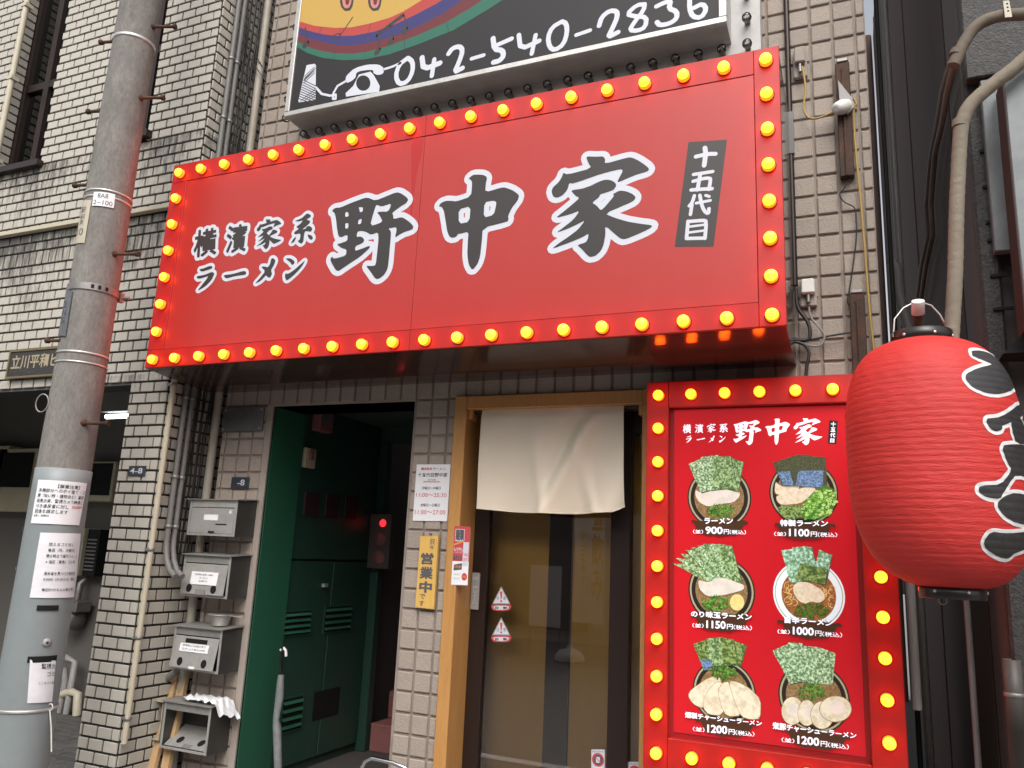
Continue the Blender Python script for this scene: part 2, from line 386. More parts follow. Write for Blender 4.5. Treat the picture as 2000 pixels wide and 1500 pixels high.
# ------------------------------------------------------------------ ground
GR = MB(); GR.box(-60, 60, -60, 60, -.35, -.012); structure('street', GR, m_asphalt)
PV = MB(); PV.box(-12, 14, -.25, 8, -.3, -.008); pave = structure('pavement', PV, m_sand)
paver = MB().bbox(-.096, .096, -.046, .046, 0, .012, .003).mesh('paver', m_paver)
for j in range(17):
    for i in range(15):
        x = -3.05+i*.2+(.1 if j % 2 else 0); y = .16+j*.1
        if not (-.43 < x < -.02 and y < .72): piece(pave, 'paver', paver, (x, y, -.0075+rnd.uniform(0, .002)), (0, 0, rnd.uniform(-.006, .006)))
PF = MB(); PF.box(-12, -3.17, -.25, 8, -.008, .0035).box(-.02, 14, -.25, .62, -.008, .0035).box(-3.17, -.02, -.25, .10, -.008, .0035)
o = part(pave, 'paver_field', PF, M('pale_paving', (.20, .195, .185), .85, noise=[(3, .5, (.15, .146, .14))], bump=[(120, .4)])); o['kind'] = 'stuff'
st = bpy.data.objects['street']
LN = MB().box(-12, 14, -1.02, -.90, -.013, -.008); part(st, 'white_line', LN, m_line)

# ------------------------------------------------------------------ white brick building (left)
YB, XB = .246, -.090
PXSIGN = [(341, 322), (1521, 92), (1556, 707), (440, 765), (283, 718)]
PXUP = [(583, -60), (1470, -60), (1470, 80), (1425, 90), (560, 265)]
PXMENU = [(1264, 752), (1665, 738), (1665, 600), (1780, 600), (1780, 1500), (1264, 1500)]
PXPOLE = [(225, -20), (318, -20), (240, 500), (160, 1000), (70, 1500), (-20, 1500), (-20, 1180), (140, 500)]
PXLAN = [(1700, 690), (1780, 660), (1870, 660), (2010, 760), (2010, 1120), (1880, 1160), (1780, 1150), (1690, 1080), (1655, 960), (1655, 780)]
PXPOST = [(885, 770), (1262, 755), (1262, 1510), (845, 1510)]
def seen(P, size):
    u, v = prj(P)
    if not (-15 < u < 2015 and -15 < v < 1515): return 0
    for q in (PXSIGN, PXUP, PXMENU, PXPOLE, PXLAN, PXPOST):
        if inside((u, v), q): return 0
    return F_PX*size/((np.asarray(P)-CAM)@FW)
lb = thing('tiled_building', 'white brick tiled building with black joints and dark entrance behind the concrete pole', 'building', (-2, .6, 0))
BWAT, ZOP, XOP = .009, 2.468, -.412
# mortar backing: upper wall, column and side, opening left free
mw = MB()
WIN1 = (-2.24, -1.70, 4.19, 6.6); WIN2 = (-1.02, -.615, 4.23, 6.6)
yb0 = YB+BWAT
def walls(mb, x0, x1, z0, z1, y0, y1, wins):
    """wall slab with rectangular openings (cut into strips)"""
    xs = sorted({x0, x1, *[q for w_ in wins for q in w_[:2] if x0 < q < x1]}); zs = sorted({z0, z1, *[q for w_ in wins for q in w_[2:] if z0 < q < z1]})
    for i in range(len(xs)-1):
        for k in range(len(zs)-1):
            cx, cz = (xs[i]+xs[i+1])/2, (zs[k]+zs[k+1])/2
            if not any(w_[0] < cx < w_[1] and w_[2] < cz < w_[3] for w_ in wins): mb.box(xs[i], xs[i+1], y0, y1, zs[k], zs[k+1])
walls(mw, -6, XB-BWAT, ZOP+.006, 7, yb0, yb0+.30, [WIN1, WIN2])
mw.box(XOP+BWAT, XB-BWAT, yb0, yb0+.30, -.1, ZOP+.006)
mw.box(XOP+BWAT+.03, XB-BWAT, yb0+.30, 3.2, -.1, 7)
part(lb, 'wall', mw, m_mortar_dark)
PITX, PITZ = .118, .0698
T = .0135
def bricks():
    out = []    # (centre, size, axis)
    def course(zc, h, par, x_lo, x_hi):
        off = XB-PITX*(0 if par else .5)
        x = off
        if not par: out.append((((XB-.0295-T/4)+0, YB+.006, zc), (.059-T*.5, .012, h), 'y'))
        while x > x_lo:
            a, b = max(x-PITX, x_lo), min(x, x_hi)
            if b-a > .02: out.append((((a+b)/2-T/4, YB+.006, zc), (b-a-T, .012, h), 'y'))
            x -= PITX
    k = 0; z = 2.455
    # below the ledge, up to the soldier course
    rows = []
    zz = 2.455-.0698*36; i = 0
    while zz < 3.34: rows.append((zz+.0349, .0698-T, i % 2)); zz += .0698; i += 1
    for zc, h, par in rows:
        if zc < ZOP+.01: course(zc, h, par, XOP, XB)
        else: course(zc, h, par, -3.3, XB)
    zt = zz
    # soldier course
    x = XB-.004
    while x > -3.3: out.append(((x-.0345, YB+.006, zt+.055), (.069-T, .012, .11-T), 'y')); x -= .069
    zt += .11
    z = zt; i = 0
    while z < 6.2: course(z+.0349, .0698-T, i % 2, -3.3, XB); z += .0698; i += 1
    # side wall (alley side)
    zz = 2.455-.0698*36; i = 0
    while zz < 6.0:
        y = YB+.012+T*.5 + (0 if i % 2 else -.047)
        while y < 1.35:
            a = max(y, YB+.012+T*.4); b = y+PITX-T
            if b-a > .02: out.append(((XB-.006, (a+b)/2, zz+.0349), (.012, b-a, .0698-T), 'x'))
            y += PITX
        zz += .0698; i += 1
    # bricks lining the window's left jamb
    z = zt; i = 0
    while z < 6.2:
        if z > WIN1[2]-.02: out.append(((WIN1[0]+.006, YB+.062, z+.0349), (.012, .088, .0698-T), 'x'))
        z += .0698
    return out
BR = []
for c, s, ax in bricks():
    if ax == 'y':                               # cut bricks that meet a window
        a, b = c[0]-s[0]/2, c[0]+s[0]/2
        for w_ in (WIN1, WIN2):
            if c[2]+s[2]/2 > w_[2]-.02 and b > w_[0] and a < w_[1]:
                if a < w_[0]: b = w_[0]-.001
                elif b > w_[1]: a = w_[1]+.001
                else: b = a
        if b-a < .012: continue
        c = ((a+b)/2, c[1], c[2]); s = (b-a, s[1], s[2])
    u, v = prj(c); 
    if not (-160 < u < 760 and -160 < v < 1660): continue
    BR.append((seen(c, max(s)), c, s))
BR.sort(key=lambda q: -q[0])
bmesh_cache = {}
bf = MB()
for i, (px, c, s) in enumerate(BR):
    if i < 298 and px > 9:
        k = tuple(round(q, 3) for q in s)
        if k not in bmesh_cache: bmesh_cache[k] = MB().bbox(-s[0]/2, s[0]/2, -s[1]/2, s[1]/2, -s[2]/2, s[2]/2, .0022).mesh('brick', m_brick)
        piece(lb, 'brick', bmesh_cache[k], (c[0], c[1]+rnd.uniform(-.0008, .0008), c[2]))
    else: bf.bbox(c[0]-s[0]/2, c[0]+s[0]/2, c[1]-s[1]/2, c[1]+s[1]/2, c[2]-s[2]/2, c[2]+s[2]/2, .0022)
part(lb, 'brick_field', bf, m_brick, kind='stuff')
# ledge pipe strip and soffit under the wall
part(lb, 'ledge', MB().box(-3.4, XB-.01, YB-.045, YB-.002, 3.615, 3.640).box(-3.4, XB-.01, YB-.028, YB-.002, 3.640, 3.652), m_cream)
part(lb, 'soffit', MB().box(-5, XOP+.02, yb0+.305, 2.4, 2.84, 2.90).box(-5, XOP, YB+.02, yb0+.025, 2.445, 2.4735), m_lobby_c)
# windows
for (x0, x1, z0, z1) in (WIN1, WIN2):
    fr = MB()
    yf = YB+.11
    fr.box(x0, x0+.05, yf, yf+.09, z0, z1).box(x1-.05, x1, yf, yf+.09, z0, z1).box(x0+.05, x1-.05, yf, yf+.09, z0, z0+.06)
    fr.box((x0+x1)/2-.03, (x0+x1)/2+.03, yf+.01, yf+.08, z0+.06, z1).box(x0+.05, x1-.05, yf+.012, yf+.078, z0+.75, z0+.81)
    wo = part(lb, 'window', fr, m_doorframe)
    part(wo, 'pane', MB().box(x0+.05, x1-.05, yf+.04, yf+.046, z0+.06, z1), m_winglass)
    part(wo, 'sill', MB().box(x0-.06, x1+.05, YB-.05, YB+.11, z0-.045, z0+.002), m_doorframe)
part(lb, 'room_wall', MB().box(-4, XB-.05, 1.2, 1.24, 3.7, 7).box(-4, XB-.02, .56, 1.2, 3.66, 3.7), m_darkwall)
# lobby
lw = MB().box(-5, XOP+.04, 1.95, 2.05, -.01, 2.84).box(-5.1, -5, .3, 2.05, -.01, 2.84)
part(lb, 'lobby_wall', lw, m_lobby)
cl = MB()
a, b = on(208, 814, 1, 1.2), on(262, 806, 1, 1.2)
cl.box(a[0]-.05, b[0]+.25, 1.16, 1.26, a[2]+.035, 2.84)
lt = thing('ceiling_lamp', 'lit white fluorescent tube lamp in the dark entrance behind the pole', 'lamp', (a[0], 1.2, a[2]))
part(lt, 'housing', cl, m_lobby_c); part(lt, 'tube', MB().tube([(a[0], 1.2, a[2]), (b[0]+.2, 1.2, a[2])], .017), m_tube)

def P2(u, v, y): q = on(u, v, 1, y); return q[0], q[2]
# meter boxes in the lobby
YL = 1.94
def meter_box(u0, v0, u1, v1, lab, wins):
    (x0, z1), (x1, z0) = P2(u0, v0, YL), P2(u1, v1, YL)
    t = thing('meter_box', lab, 'meter box', ((x0+x1)/2, YL, z0), 'meter boxes in the lobby')
    part(t, 'body', MB().bbox(x0, x1, YL-.14, YL, z0, z1, .008), m_cream_box)
    for (p0, q0, p1, q1) in wins:
        part(t, 'window', MB().box(x0+(x1-x0)*p0, x0+(x1-x0)*p1, YL-.147, YL-.141, z0+(z1-z0)*q0, z0+(z1-z0)*q1), m_tape)
    return t
meter_box(-34, 875, 22, 1000, 'cream meter box with dark window at the left edge of the photo', [(.2, .35, .85, .93)])
meter_box(25, 880, 82, 1002, 'cream meter box with dark window just left of the concrete pole', [(.16, .38, .92, .93)])
meter_box(182, 905, 240, 982, 'grey-brown meter box with dark window between pole and brick column', [(.3, .15, .95, .95)])
t = thing('wall_cabinet', 'pale cabinet with black louvred vent between pole and brick column', 'cabinet', (*P2(170, 1130, YL)[:1], YL, P2(170, 1130, YL)[1]))
(x0, z1), (x1, z0) = P2(118, 1030, YL), P2(182, 1124, YL); part(t, 'body', MB().bbox(x0, x1, YL-.16, YL, z0, z1, .006), m_cream_box)
(x2, z3), (x3, z2) = P2(183, 1034, YL), P2(206, 1126, YL)
part(t, 'vent', MB().box(x1+.004, x3, YL-.12, YL, z2, z3), m_tape)
for k in range(9): part(t, 'slat', MB().box(x1+.02, x3-.02, YL-.128, YL-.121, z2+(z3-z2)*(.12+.08*k), z2+(z3-z2)*(.15+.08*k)), m_grey_pvc)
gx, gz = P2(142, 1200, YL-.1)
t = thing('gas_meter', 'round-bellied grey gas meter behind the lower part of the concrete pole', 'gas meter', (gx, YL-.1, gz))
gb = MB(); (x0, z1), (x1, z0) = P2(126, 1170, YL-.1), P2(166, 1196, YL-.1); gb.bbox(x0, x1, YL-.2, YL-.04, z0, z1, .01)
part(t, 'case', gb, m_iron); part(t, 'belly', MB().lathe([(0, .10), (.06, .095), (.095, .06), (.10, 0), (.10, -.06), (0, -.06)], (gx, YL-.1, gz-.035), 'y', 24), m_iron)
part(t, 'dial', MB().box(x0+.03, x1-.06, YL-.206, YL-.2005, z0+.02, z1-.03), m_tape)
part(t, 'inlet', MB().tube([((x0+x1)/2+.02, YL-.1, z1), ((x0+x1)/2+.03, YL-.1, z1+.14), ((x0+x1)/2+.03, YL-.03, z1+.2)], .028), m_iron)
for (us, lab, mm, r) in (([(125, 1305), (128, 1330), (113, 1405)], 'grey pipe rising from the lobby floor, nearest the pole', m_grey_light, .028),
        ([(127, 1283), (133, 1287), (147, 1292), (128, 1402)], 'grey pipe with elbow right of another in the lobby', m_grey_light, .028),
        ([(120, 1357), (140, 1352), (152, 1356), (150, 1399)], 'short tan pipe with elbow near the brick column foot', m_cream, .036)):
    pts = []
    for (u, v) in us: x, z = P2(u, v, YL-.12); pts.append((x, YL-.12, max(z, .004)))
    solo('floor_pipe', MB().tube(pts, r), mm, lab, 'pipe', 'pipes under the gas meter')
# drain pipe on the front, far left
pts = [on(u, v, 1, YB-.06) for u, v in ((52, -30), (40, 60), (30, 120), (14, 200), (-2, 290), (-30, 470))]
x0 = on(36, 90, 1, YB-.035)[0]; t = thing('drain_pipe', 'thin cream drain pipe on the brick front left of the window', 'pipe', (x0, YB-.03, 3.64))
part(t, 'pipe', MB().tube([(x0, YB-.035, 3.66), (x0, YB-.035, 6.2)], .022), m_cream)
for z in (4.25, 4.95, 5.6): part(t, 'clip', MB().box(x0-.03, x0+.03, YB-.06, YB+.004, z, z+.03), m_cream)
# name plaque
(x0, z1), (x1, z0) = P2(27, 696, YB), P2(150, 728, YB)
(x0, z0) = P2(22, 738, YB)
t = thing('name_plaque', 'dark stone name plaque with gilt characters half hidden by the pole', 'sign', ((x0+x1)/2, YB, z0))
z1 = z0+.175; x1 = x0+.62
part(t, 'plate', MB().bbox(x0, x1, YB-.03, YB-.002, z0, z1, .004), m_blackrough)
fr = MB(); fr.box(x0-.014, x0, YB-.036, YB-.002, z0-.014, z1+.014).box(x1, x1+.014, YB-.036, YB-.002, z0-.014, z1+.014).box(x0, x1, YB-.036, YB-.002, z0-.014, z0).box(x0, x1, YB-.036, YB-.002, z1, z1+.014)
m_bronze = M('bronze', (.25, .2, .12), .45, .6); m_gilt = M('gilt', (.45, .38, .25), .5, .3)
part(t, 'frame', fr, m_bronze)
pr = Print(YB-.0315); put_text(pr, '立川平和ビル', rect(x0+.02, z0+.05, x1-.03, z1-.025), 0, .02); part(t, 'lettering', pr.mb, m_gilt)
# address plate 4-8
def addr(u0, v0, u1, v1, y, s, lab, q):
    (x0, z1), (x1, z0) = P2(u0, v0, y), P2(u1, v1, y)
    t = thing('address_plate', lab, 'sign', ((x0+x1)/2, y, z0)); part(t, 'plate', MB().bbox(x0, x1, y-.008, y-.0005, z0, z1, .002), m_plate_dark)
    pr = Print(y-.009); W, H = x1-x0, z1-z0; put_text(pr, s, rect(x0+W*q[0], z0+H*.24, x0+W*q[1], z0+H*.78), 0, .015); part(t, 'lettering', pr.mb, m_white)
addr(254, 910, 284, 930, YB, '4-8', 'small dark address plate reading 4-8 on the brick column', (.12, .85))
# ------------------------------------------------------------------ utility pole
az = np.array([-3.247, 2.469]); az /= np.linalg.norm(az); PB = CAM[:2]+5.0*az
pole = thing('utility_pole', 'tall grey concrete utility pole with grey sheet round its lower half', 'pole', (PB[0], PB[1], 0))
def prad(z): return .137-.0062*(z-1.5)
part(pole, 'shaft', MB().lathe([(prad(z), z) for z in np.linspace(0, 7.5, 31)], (PB[0], PB[1], 0), n=48), m_concrete)
def pole_pt(u, v):
    """hit of a pixel on the pole's cylinder"""
    d = ray(u, v); z = 2.
    for _ in range(6):
        r = prad(z)+.004; o = CAM[:2]-PB; a = d[:2]@d[:2]; b = o@d[:2]; c = o@o-r*r; q = max(b*b-a*c, 0); tt = (-b-math.sqrt(q))/a; z = CAM[2]+tt*d[2]
    p = CAM+tt*d; return math.atan2(p[1]-PB[1], p[0]-PB[0]), z
def pole_sheet(th0, th1, z0, z1, off, n=14, slope=0., mb=None, m=10, wob=0.):
    mb = mb or MB(); vs = []
    for k in range(m+1):
        for i in range(n+1):
            th = th0+(th1-th0)*i/n; z = z0+(z1-z0)*k/m+slope*(i/n-.5); r = prad(z)+off+wob*(math.sin(9*th+7*z)+math.sin(17*z-5*th))
            vs.append((PB[0]+r*math.cos(th), PB[1]+r*math.sin(th), z))
    mb.add(vs, [(k*(n+1)+i, k*(n+1)+i+1, (k+1)*(n+1)+i+1, (k+1)*(n+1)+i) for k in range(m) for i in range(n)], 0, True); return mb
zw = pole_pt(120, 914)[1]
part(pole, 'wrap_sheet', MB().lathe([(prad(0)+.004, 0)]+[(prad(z)+.005, z) for z in np.linspace(.05, zw, 20)]+[(prad(zw)+.0005, zw+.001)], (PB[0], PB[1], 0), n=48), m_wrap)
def band(v, u, h, mat=m_iron, name='strap', tilt=0.):
    z = pole_pt(u, v)[1]; mb = MB(); n = 48; vs = []
    for dz, rr in ((-h, .0012), (-h*.9, .004), (h*.9, .004), (h, .0012)):
        for k in range(n): q = 2*math.pi*k/n; r = prad(z)+rr+(.006 if z < zw else 0); vs.append((PB[0]+r*math.cos(q), PB[1]+r*math.sin(q), z+dz+tilt*math.cos(q)))
    mb.add(vs, [(i*n+k, i*n+(k+1) % n, (i+1)*n+(k+1) % n, (i+1)*n+k) for i in range(3) for k in range(n)], 0, True); part(pole, name, mb, mat)
for u, v, h in ((265, 68, .011), (205, 370, .006), (203, 382, .006), (160, 687, .006), (155, 706, .005), (50, 1391, .008)): band(v, u, h, m_steel)
def bolt(u, v, right=True, L=.15):
    th, z = pole_pt(u, v); d = np.array([math.cos(th), math.sin(th), 0]); r = prad(z)
    if not right: d = -np.array([RT[0], RT[1], 0])*.95+np.array([0, .15, 0]); d /= np.linalg.norm(d)
    else: d = np.array([RT[0], RT[1], 0])*.97+d*.35; d /= np.linalg.norm(d)
    c = np.array([PB[0], PB[1], z])+np.array([math.cos(th), math.sin(th), 0])*r*(.985 if right else .9)
    mb = MB(); mb.tube([c-d*.02, c+d*.008, c+d*.0085, c+d*(L-.018), c+d*(L-.017), c+d*L], [.019, .019, .0095, .0095, .0165, .0165], 10); part(pole, 'step_bolt', mb, m_rust)
for u, v in ((300, 52), (276, 191), (225, 496), (165, 826)): bolt(u, v)
for u, v in ((208, 76), (186, 213), (160, 358), (115, 664)): bolt(u, v, False, .10)
# clamp band with slots
th0, z = pole_pt(147, 560); th1, z1 = pole_pt(243, 585)
zc = (z+z1)/2+.01
part(pole, 'clamp_band', pole_sheet(th0-.7, th1+.5, zc-.02, zc+.02, .007), m_iron)
for k in range(3):
    a, _ = pole_pt(180+14*k, 565); part(pole, 'clamp_slot', pole_sheet(a-.06, a+.06, zc-.011, zc+.011, .0085, 3, m=1), m_tape)
p = np.array([PB[0], PB[1], zc])+(prad(zc)+.015)*np.array([math.cos(th1+.12), math.sin(th1+.12), 0])
part(pole, 'clamp_bolt', MB().tube([p-np.array([RT[0], RT[1], 0])*.03, p+np.array([RT[0], RT[1], 0])*.05], .011).obox(p, (.014, 0, 0), (0, .014, 0), (0, 0, .028)), m_iron)
# ring wire
th, z = pole_pt(91, 800); c = np.array([PB[0], PB[1], z])+prad(z)*np.array([math.cos(th), math.sin(th), 0])
ring = [c+np.array([RT[0], RT[1], 0])*(-.035+.034*math.cos(q))+np.array([0, 0, 1])*(.035+.05*math.sin(q)) for q in np.linspace(0, 2*math.pi, 20)]
part(pole, 'wire_loop', MB().tube(ring, .004, 6), m_iron)
# number plates: lettering wrapped on the pole
def pole_print(s, corners, mat, off, bold=.01, gap=0., vertical=False, parent=None, name='lettering'):
    q = [pole_pt(u, v) for u, v in corners]; p2 = Print(0); out, f = put_text(p2, s, q, 0, bold, gap, vertical); mb = MB()
    mb.add([(PB[0]+(prad(z)+off)*math.cos(t_), PB[1]+(prad(z)+off)*math.sin(t_), z) for t_, z in out], f); part(parent, name, mb, mat)
def pole_paper(name, label, cat, corners, off, mat, texts, wob=0., part_of=None):
    q = [pole_pt(u, v) for u, v in corners]; TL, TR, BR_, BL = [np.array(k) for k in q]
    mb = MB(); n, m = 14, 12; vs = []
    for k in range(m+1):
        for i in range(n+1):
            a, b = i/n, k/m; t_, z = (TL*(1-a)+TR*a)*(1-b)+(BL*(1-a)+BR_*a)*b
            r = prad(z)+off+wob*(1+math.sin(11*t_+23*z)*math.sin(31*z+4*t_))
            vs.append((PB[0]+r*math.cos(t_), PB[1]+r*math.sin(t_), z))
    mb.add(vs, [(k*(n+1)+i, k*(n+1)+i+1, (k+1)*(n+1)+i+1, (k+1)*(n+1)+i) for k in range(m) for i in range(n)], 0, True)
    c = np.mean(vs, 0)
    if part_of: t = part(part_of, name, mb, mat)
    else: t = thing(name, label, cat, tuple(c)); part(t, 'sheet', mb, mat)
    for (s, fr, bold, mt) in texts:
        x0, y0, x1, y1 = fr
        def cor(a, b): return (TL*(1-a)+TR*a)*(1-b)+(BL*(1-a)+BR_*a)*b
        p2 = Print(0); out, f = put_text(p2, s, [cor(x0, y0), cor(x1, y0), cor(x1, y1), cor(x0, y1)], 0, bold); m2 = MB()
        m2.add([(PB[0]+(prad(z)+off+2*wob+.0012)*math.cos(t_), PB[1]+(prad(z)+off+2*wob+.0012)*math.sin(t_), z) for t_, z in out], f)
        part(t, 'lettering', m2, mt)
    return t
pole_paper('number_plate', '', '', ((158, 393), (179, 391), (165, 475), (144, 477)), .005, m_cream, [('駅', (.3, .16, .75, .3), .0, m_ink), ('前', (.3, .32, .75, .44), .0, m_ink), ('支', (.3, .46, .75, .57), 0, m_ink), ('10', (.25, .66, .8, .82), 0, m_ink)], part_of=pole)
pole_paper('number_plate', '', '', ((127, 566), (143, 567), (129, 657), (113, 656)), .008, m_greyplate, [('2', (.25, .25, .75, .4), .02, m_ink), ('N', (.25, .43, .75, .56), .02, m_ink), ('5', (.25, .6, .75, .74), .02, m_ink)], part_of=pole)
pole_paper('pole_label', 'small white handwritten label high on the pole reading 8A8 2~100', 'label', ((184, 375), (225, 380), (222, 407), (180, 402)), .006, m_paper, [('8A8', (.22, .1, .7, .42), 0, m_ink), ('2~100', (.05, .58, .92, .9), 0, m_ink)])
pole_paper('notice_sheet', 'white printed warning notice, upper sheet on the grey pole wrap', 'notice', ((77, 937), (168, 944), (153, 1026), (62, 1022)), .009, m_paper,
    [('【厳重注意】', (.42, .08, .83, .17), .012, m_ink), ('共用部分へのポイ捨て・ゴ', (.07, .19, .97, .28), .008, m_ink), ('棄（吸い殻・雑物含む）厳禁', (.06, .31, .97, .40), .008, m_ink),
     ('発見次第、監視カメラ映像に', (.06, .43, .97, .52), .008, m_ink), ('づき違反者に対し', (.06, .55, .68, .64), .008, m_ink), ('20,000円', (.74, .55, .97, .63), .01, m_ink_red), ('罰金を請求します', (.06, .67, .68, .76), .008, m_ink), ('管理人・管理組合', (.06, .79, .36, .84), .004, m_ink)], .0008)
pole_paper('notice_sheet', 'water-stained white notice, lower sheet on the grey pole wrap', 'notice', ((80, 1040), (156, 1042), (142, 1166), (59, 1167)), .009, m_paper_stain,
    [('燃えるゴミ出し', (.22, .15, .78, .205), .006, m_ink), ('毎週（月、木曜日）', (.22, .24, .82, .295), .006, m_ink), ('朝８時まで厳守スルこと', (.2, .33, .92, .385), .006, m_ink), ('※指定（黄色）ゴミ袋', (.2, .42, .85, .475), .006, m_ink),
     ('違反者を見つけ次第罰金', (.2, .6, .9, .655), .006, m_ink), ('￥5000（片付け代）徴収', (.2, .69, .9, .745), .006, m_ink), ('毎回片付る人の事を考え', (.2, .85, .92, .9), .006, m_ink)], .0012)
pole_paper('notice_sheet', 'torn rust-spotted notice under black tape near the bottom of the pole', 'notice', ((59, 1288), (107, 1290), (100, 1370), (53, 1373)), .009, m_paper_stain,
    [('監視カ', (.42, .07, .97, .2), .012, m_ink), ('ゴミ', (.66, .26, .97, .38), .01, m_ink), ('ここはゴミ捨', (.35, .5, .97, .57), .004, m_ink)], .0012)
def strip(corners, mat, name):
    q = [pole_pt(u, v) for u, v in corners]; part(pole, name, pole_sheet(q[0][0], q[1][0], q[2][1], q[0][1], .0105, 8, m=2), mat)
strip(((55, 1282), (110, 1280), (110, 1291), (55, 1291)), m_tape, 'tape'); strip(((73, 1182), (114, 1182), (114, 1192), (73, 1192)), m_tape, 'tape')
strip(((34, 1028), (48, 1028), (48, 1036), (34, 1036)), m_tape_white, 'tape'); strip(((20, 1107), (34, 1107), (34, 1114), (20, 1114)), m_tape_white, 'tape')
th, z = pole_pt(91, 1255); c = np.array([PB[0], PB[1], z]); d = np.array([math.cos(th), math.sin(th), 0]); c = c+d*(prad(z)+.004)
part(pole, 'eyelet', MB().tube([c, c+d*.006, c+d*.012, c+d*.0125], [.021, .021, .013, .001], 16), m_grey_light)
part(pole, 'eyelet_hole', MB().tube([c+d*.0125, c+d*.0135], .006, 12), m_tape)
th, z = pole_pt(95, 1385); d = np.array([math.cos(th), math.sin(th), 0]); c = np.array([PB[0], PB[1], z])+d*(prad(z)+.012)
R3 = np.array([RT[0], RT[1], 0])
solo('cable_tie', MB().tube([c+R3*.012*math.cos(q)+np.array([0, 0, .016*math.sin(q)+.01]) for q in np.linspace(-1.5, 4.8, 16)], .003, 6).tube([c-np.array([0, 0, .005]), c+R3*.02+np.array([0, 0, -.08]), c+R3*.042+np.array([0, 0, -.20])], .0035, 6), m_cap, 'white cable tie hanging from the pole strap near the ground', 'cable tie')

# ------------------------------------------------------------------ shop building (beige square tiles)
YW = .644
sb = thing('shop_building', 'beige square-tiled shop building with green stairway and wooden framed door', 'building', (2, .7, 0))
DOOR_G = (.405, 1.432, -.2, 2.350); DOOR_R = (1.716, 2.90, -.2, 2.364)
bw = MB(); walls(bw, .0, 3.93, -.1, 7, YW+.010, YW+.30, [DOOR_G, DOOR_R]); part(sb, 'wall', bw, m_joint)
TP = .1073
def tiles():
    out = []; zj = 2.358-TP*22
    xsL = [.004, .045]+[.045+.1077*k for k in range(1, 31)]; xsR = [3.341, 3.449, 3.557, 3.665, 3.773, 3.881, 3.932]
    k = 0
    while zj < 6.0:
        for xs in (xsL, xsR):
            for a, b in zip(xs[:-1], xs[1:]):
                if xs is xsL and b > 3.345: continue
                zc = zj+TP/2; aa, bb = a+.0065, b-.0065; z0, z1 = zj+.0065, zj+TP-.0065
                if z0 < DOOR_G[3]-.02 and bb > DOOR_G[0]-.05 and aa < DOOR_G[1]+.008:
                    if aa < DOOR_G[0]-.06 and bb > DOOR_G[0]-.05: bb = DOOR_G[0]-.052
                    elif bb > DOOR_G[1]+.03 and aa < DOOR_G[1]+.008: aa = DOOR_G[1]+.01
                    else: continue
                if z0 < DOOR_R[3]-.02 and bb > DOOR_R[0] and aa < DOOR_R[1]:
                    if aa < DOOR_R[0]-.03: bb = DOOR_R[0]-.004
                    elif bb > DOOR_R[1]+.03: aa = DOOR_R[1]+.004
                    else: continue
                if bb-aa < .015: continue
                out.append((((aa+bb)/2, YW+.006, zc), (bb-aa, .014, z1-z0)))
        zj += TP
    return out
TL_ = []
for c, s in tiles():
    u, v = prj(c)
    if -200 < u < 2100 and -200 < v < 1700: TL_.append((seen((c[0], YW, c[2]), max(s)), c, s))
TL_.sort(key=lambda q: -q[0])
tcache = {}; tf = MB()
for i, (px, c, s) in enumerate(TL_):
    dy = rnd.uniform(-.0015, .0015)
    if i < 298 and px > 9:
        k = tuple(round(q, 3) for q in s)
        if k not in tcache: tcache[k] = MB().bbox(-s[0]/2, s[0]/2, -s[1]/2, s[1]/2, -s[2]/2, s[2]/2, .0045).mesh('tile', m_tile)
        piece(sb, 'tile', tcache[k], (c[0], c[1]+dy, c[2]))
    else: tf.bbox(c[0]-s[0]/2, c[0]+s[0]/2, c[1]-s[1]/2+dy, c[1]+s[1]/2+dy, c[2]-s[2]/2, c[2]+s[2]/2, .0045)
part(sb, 'tile_field', tf, m_tile, kind='stuff')
# doorway reveal strips
part(sb, 'door_jamb', MB().box(DOOR_G[0]-.046, DOOR_G[0], YW-.002, YW+.30, -.1, DOOR_G[3]+.012).box(DOOR_G[0], DOOR_G[1]+.004, YW+.0, YW+.30, DOOR_G[3], DOOR_G[3]+.014), m_reveal)
# stairway interior
XG = .412
gi = MB().box(XG-.1, XG, YW+.02, .965, -.1, 2.3495); part(sb, 'green_wall', gi, m_green)
gl = MB().box(.2, .372, .967, 2.0, .0, 2.45); part(sb, 'locker_carcass', gl, m_greenwall)
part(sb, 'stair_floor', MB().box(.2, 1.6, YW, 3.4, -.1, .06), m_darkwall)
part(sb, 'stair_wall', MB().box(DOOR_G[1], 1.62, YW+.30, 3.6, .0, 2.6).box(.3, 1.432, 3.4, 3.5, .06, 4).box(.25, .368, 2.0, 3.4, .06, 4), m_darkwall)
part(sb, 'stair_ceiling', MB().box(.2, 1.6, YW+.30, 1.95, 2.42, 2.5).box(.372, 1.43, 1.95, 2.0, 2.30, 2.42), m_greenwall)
part(sb, 'stair_frame', MB().bbox(.373, .46, 1.93, 2.01, .06, 2.30, .006), m_green_d)
for k in range(5):
    z = .06+.19*k; y = 1.98+.24*k
    part(sb, 'stair_step', MB().bbox(.47 if k == 0 else .46, 1.425, y, y+.26, z, z+.19, .006), m_stair)
def on_x(u, v, x): q = on(u, v, 0, x); return q[1], q[2]
XL = .398
def locker_door(y0, y1, z0, z1): return part(sb, 'locker_door', MB().bbox(.374, XL, y0+.006, y1-.006, z0, z1, .004), m_green_d)
d1 = locker_door(.967, 1.45, .12, 1.39); d2 = locker_door(1.45, 1.925, .12, 1.39); d3 = locker_door(.967, 1.925, 1.405, 2.42)
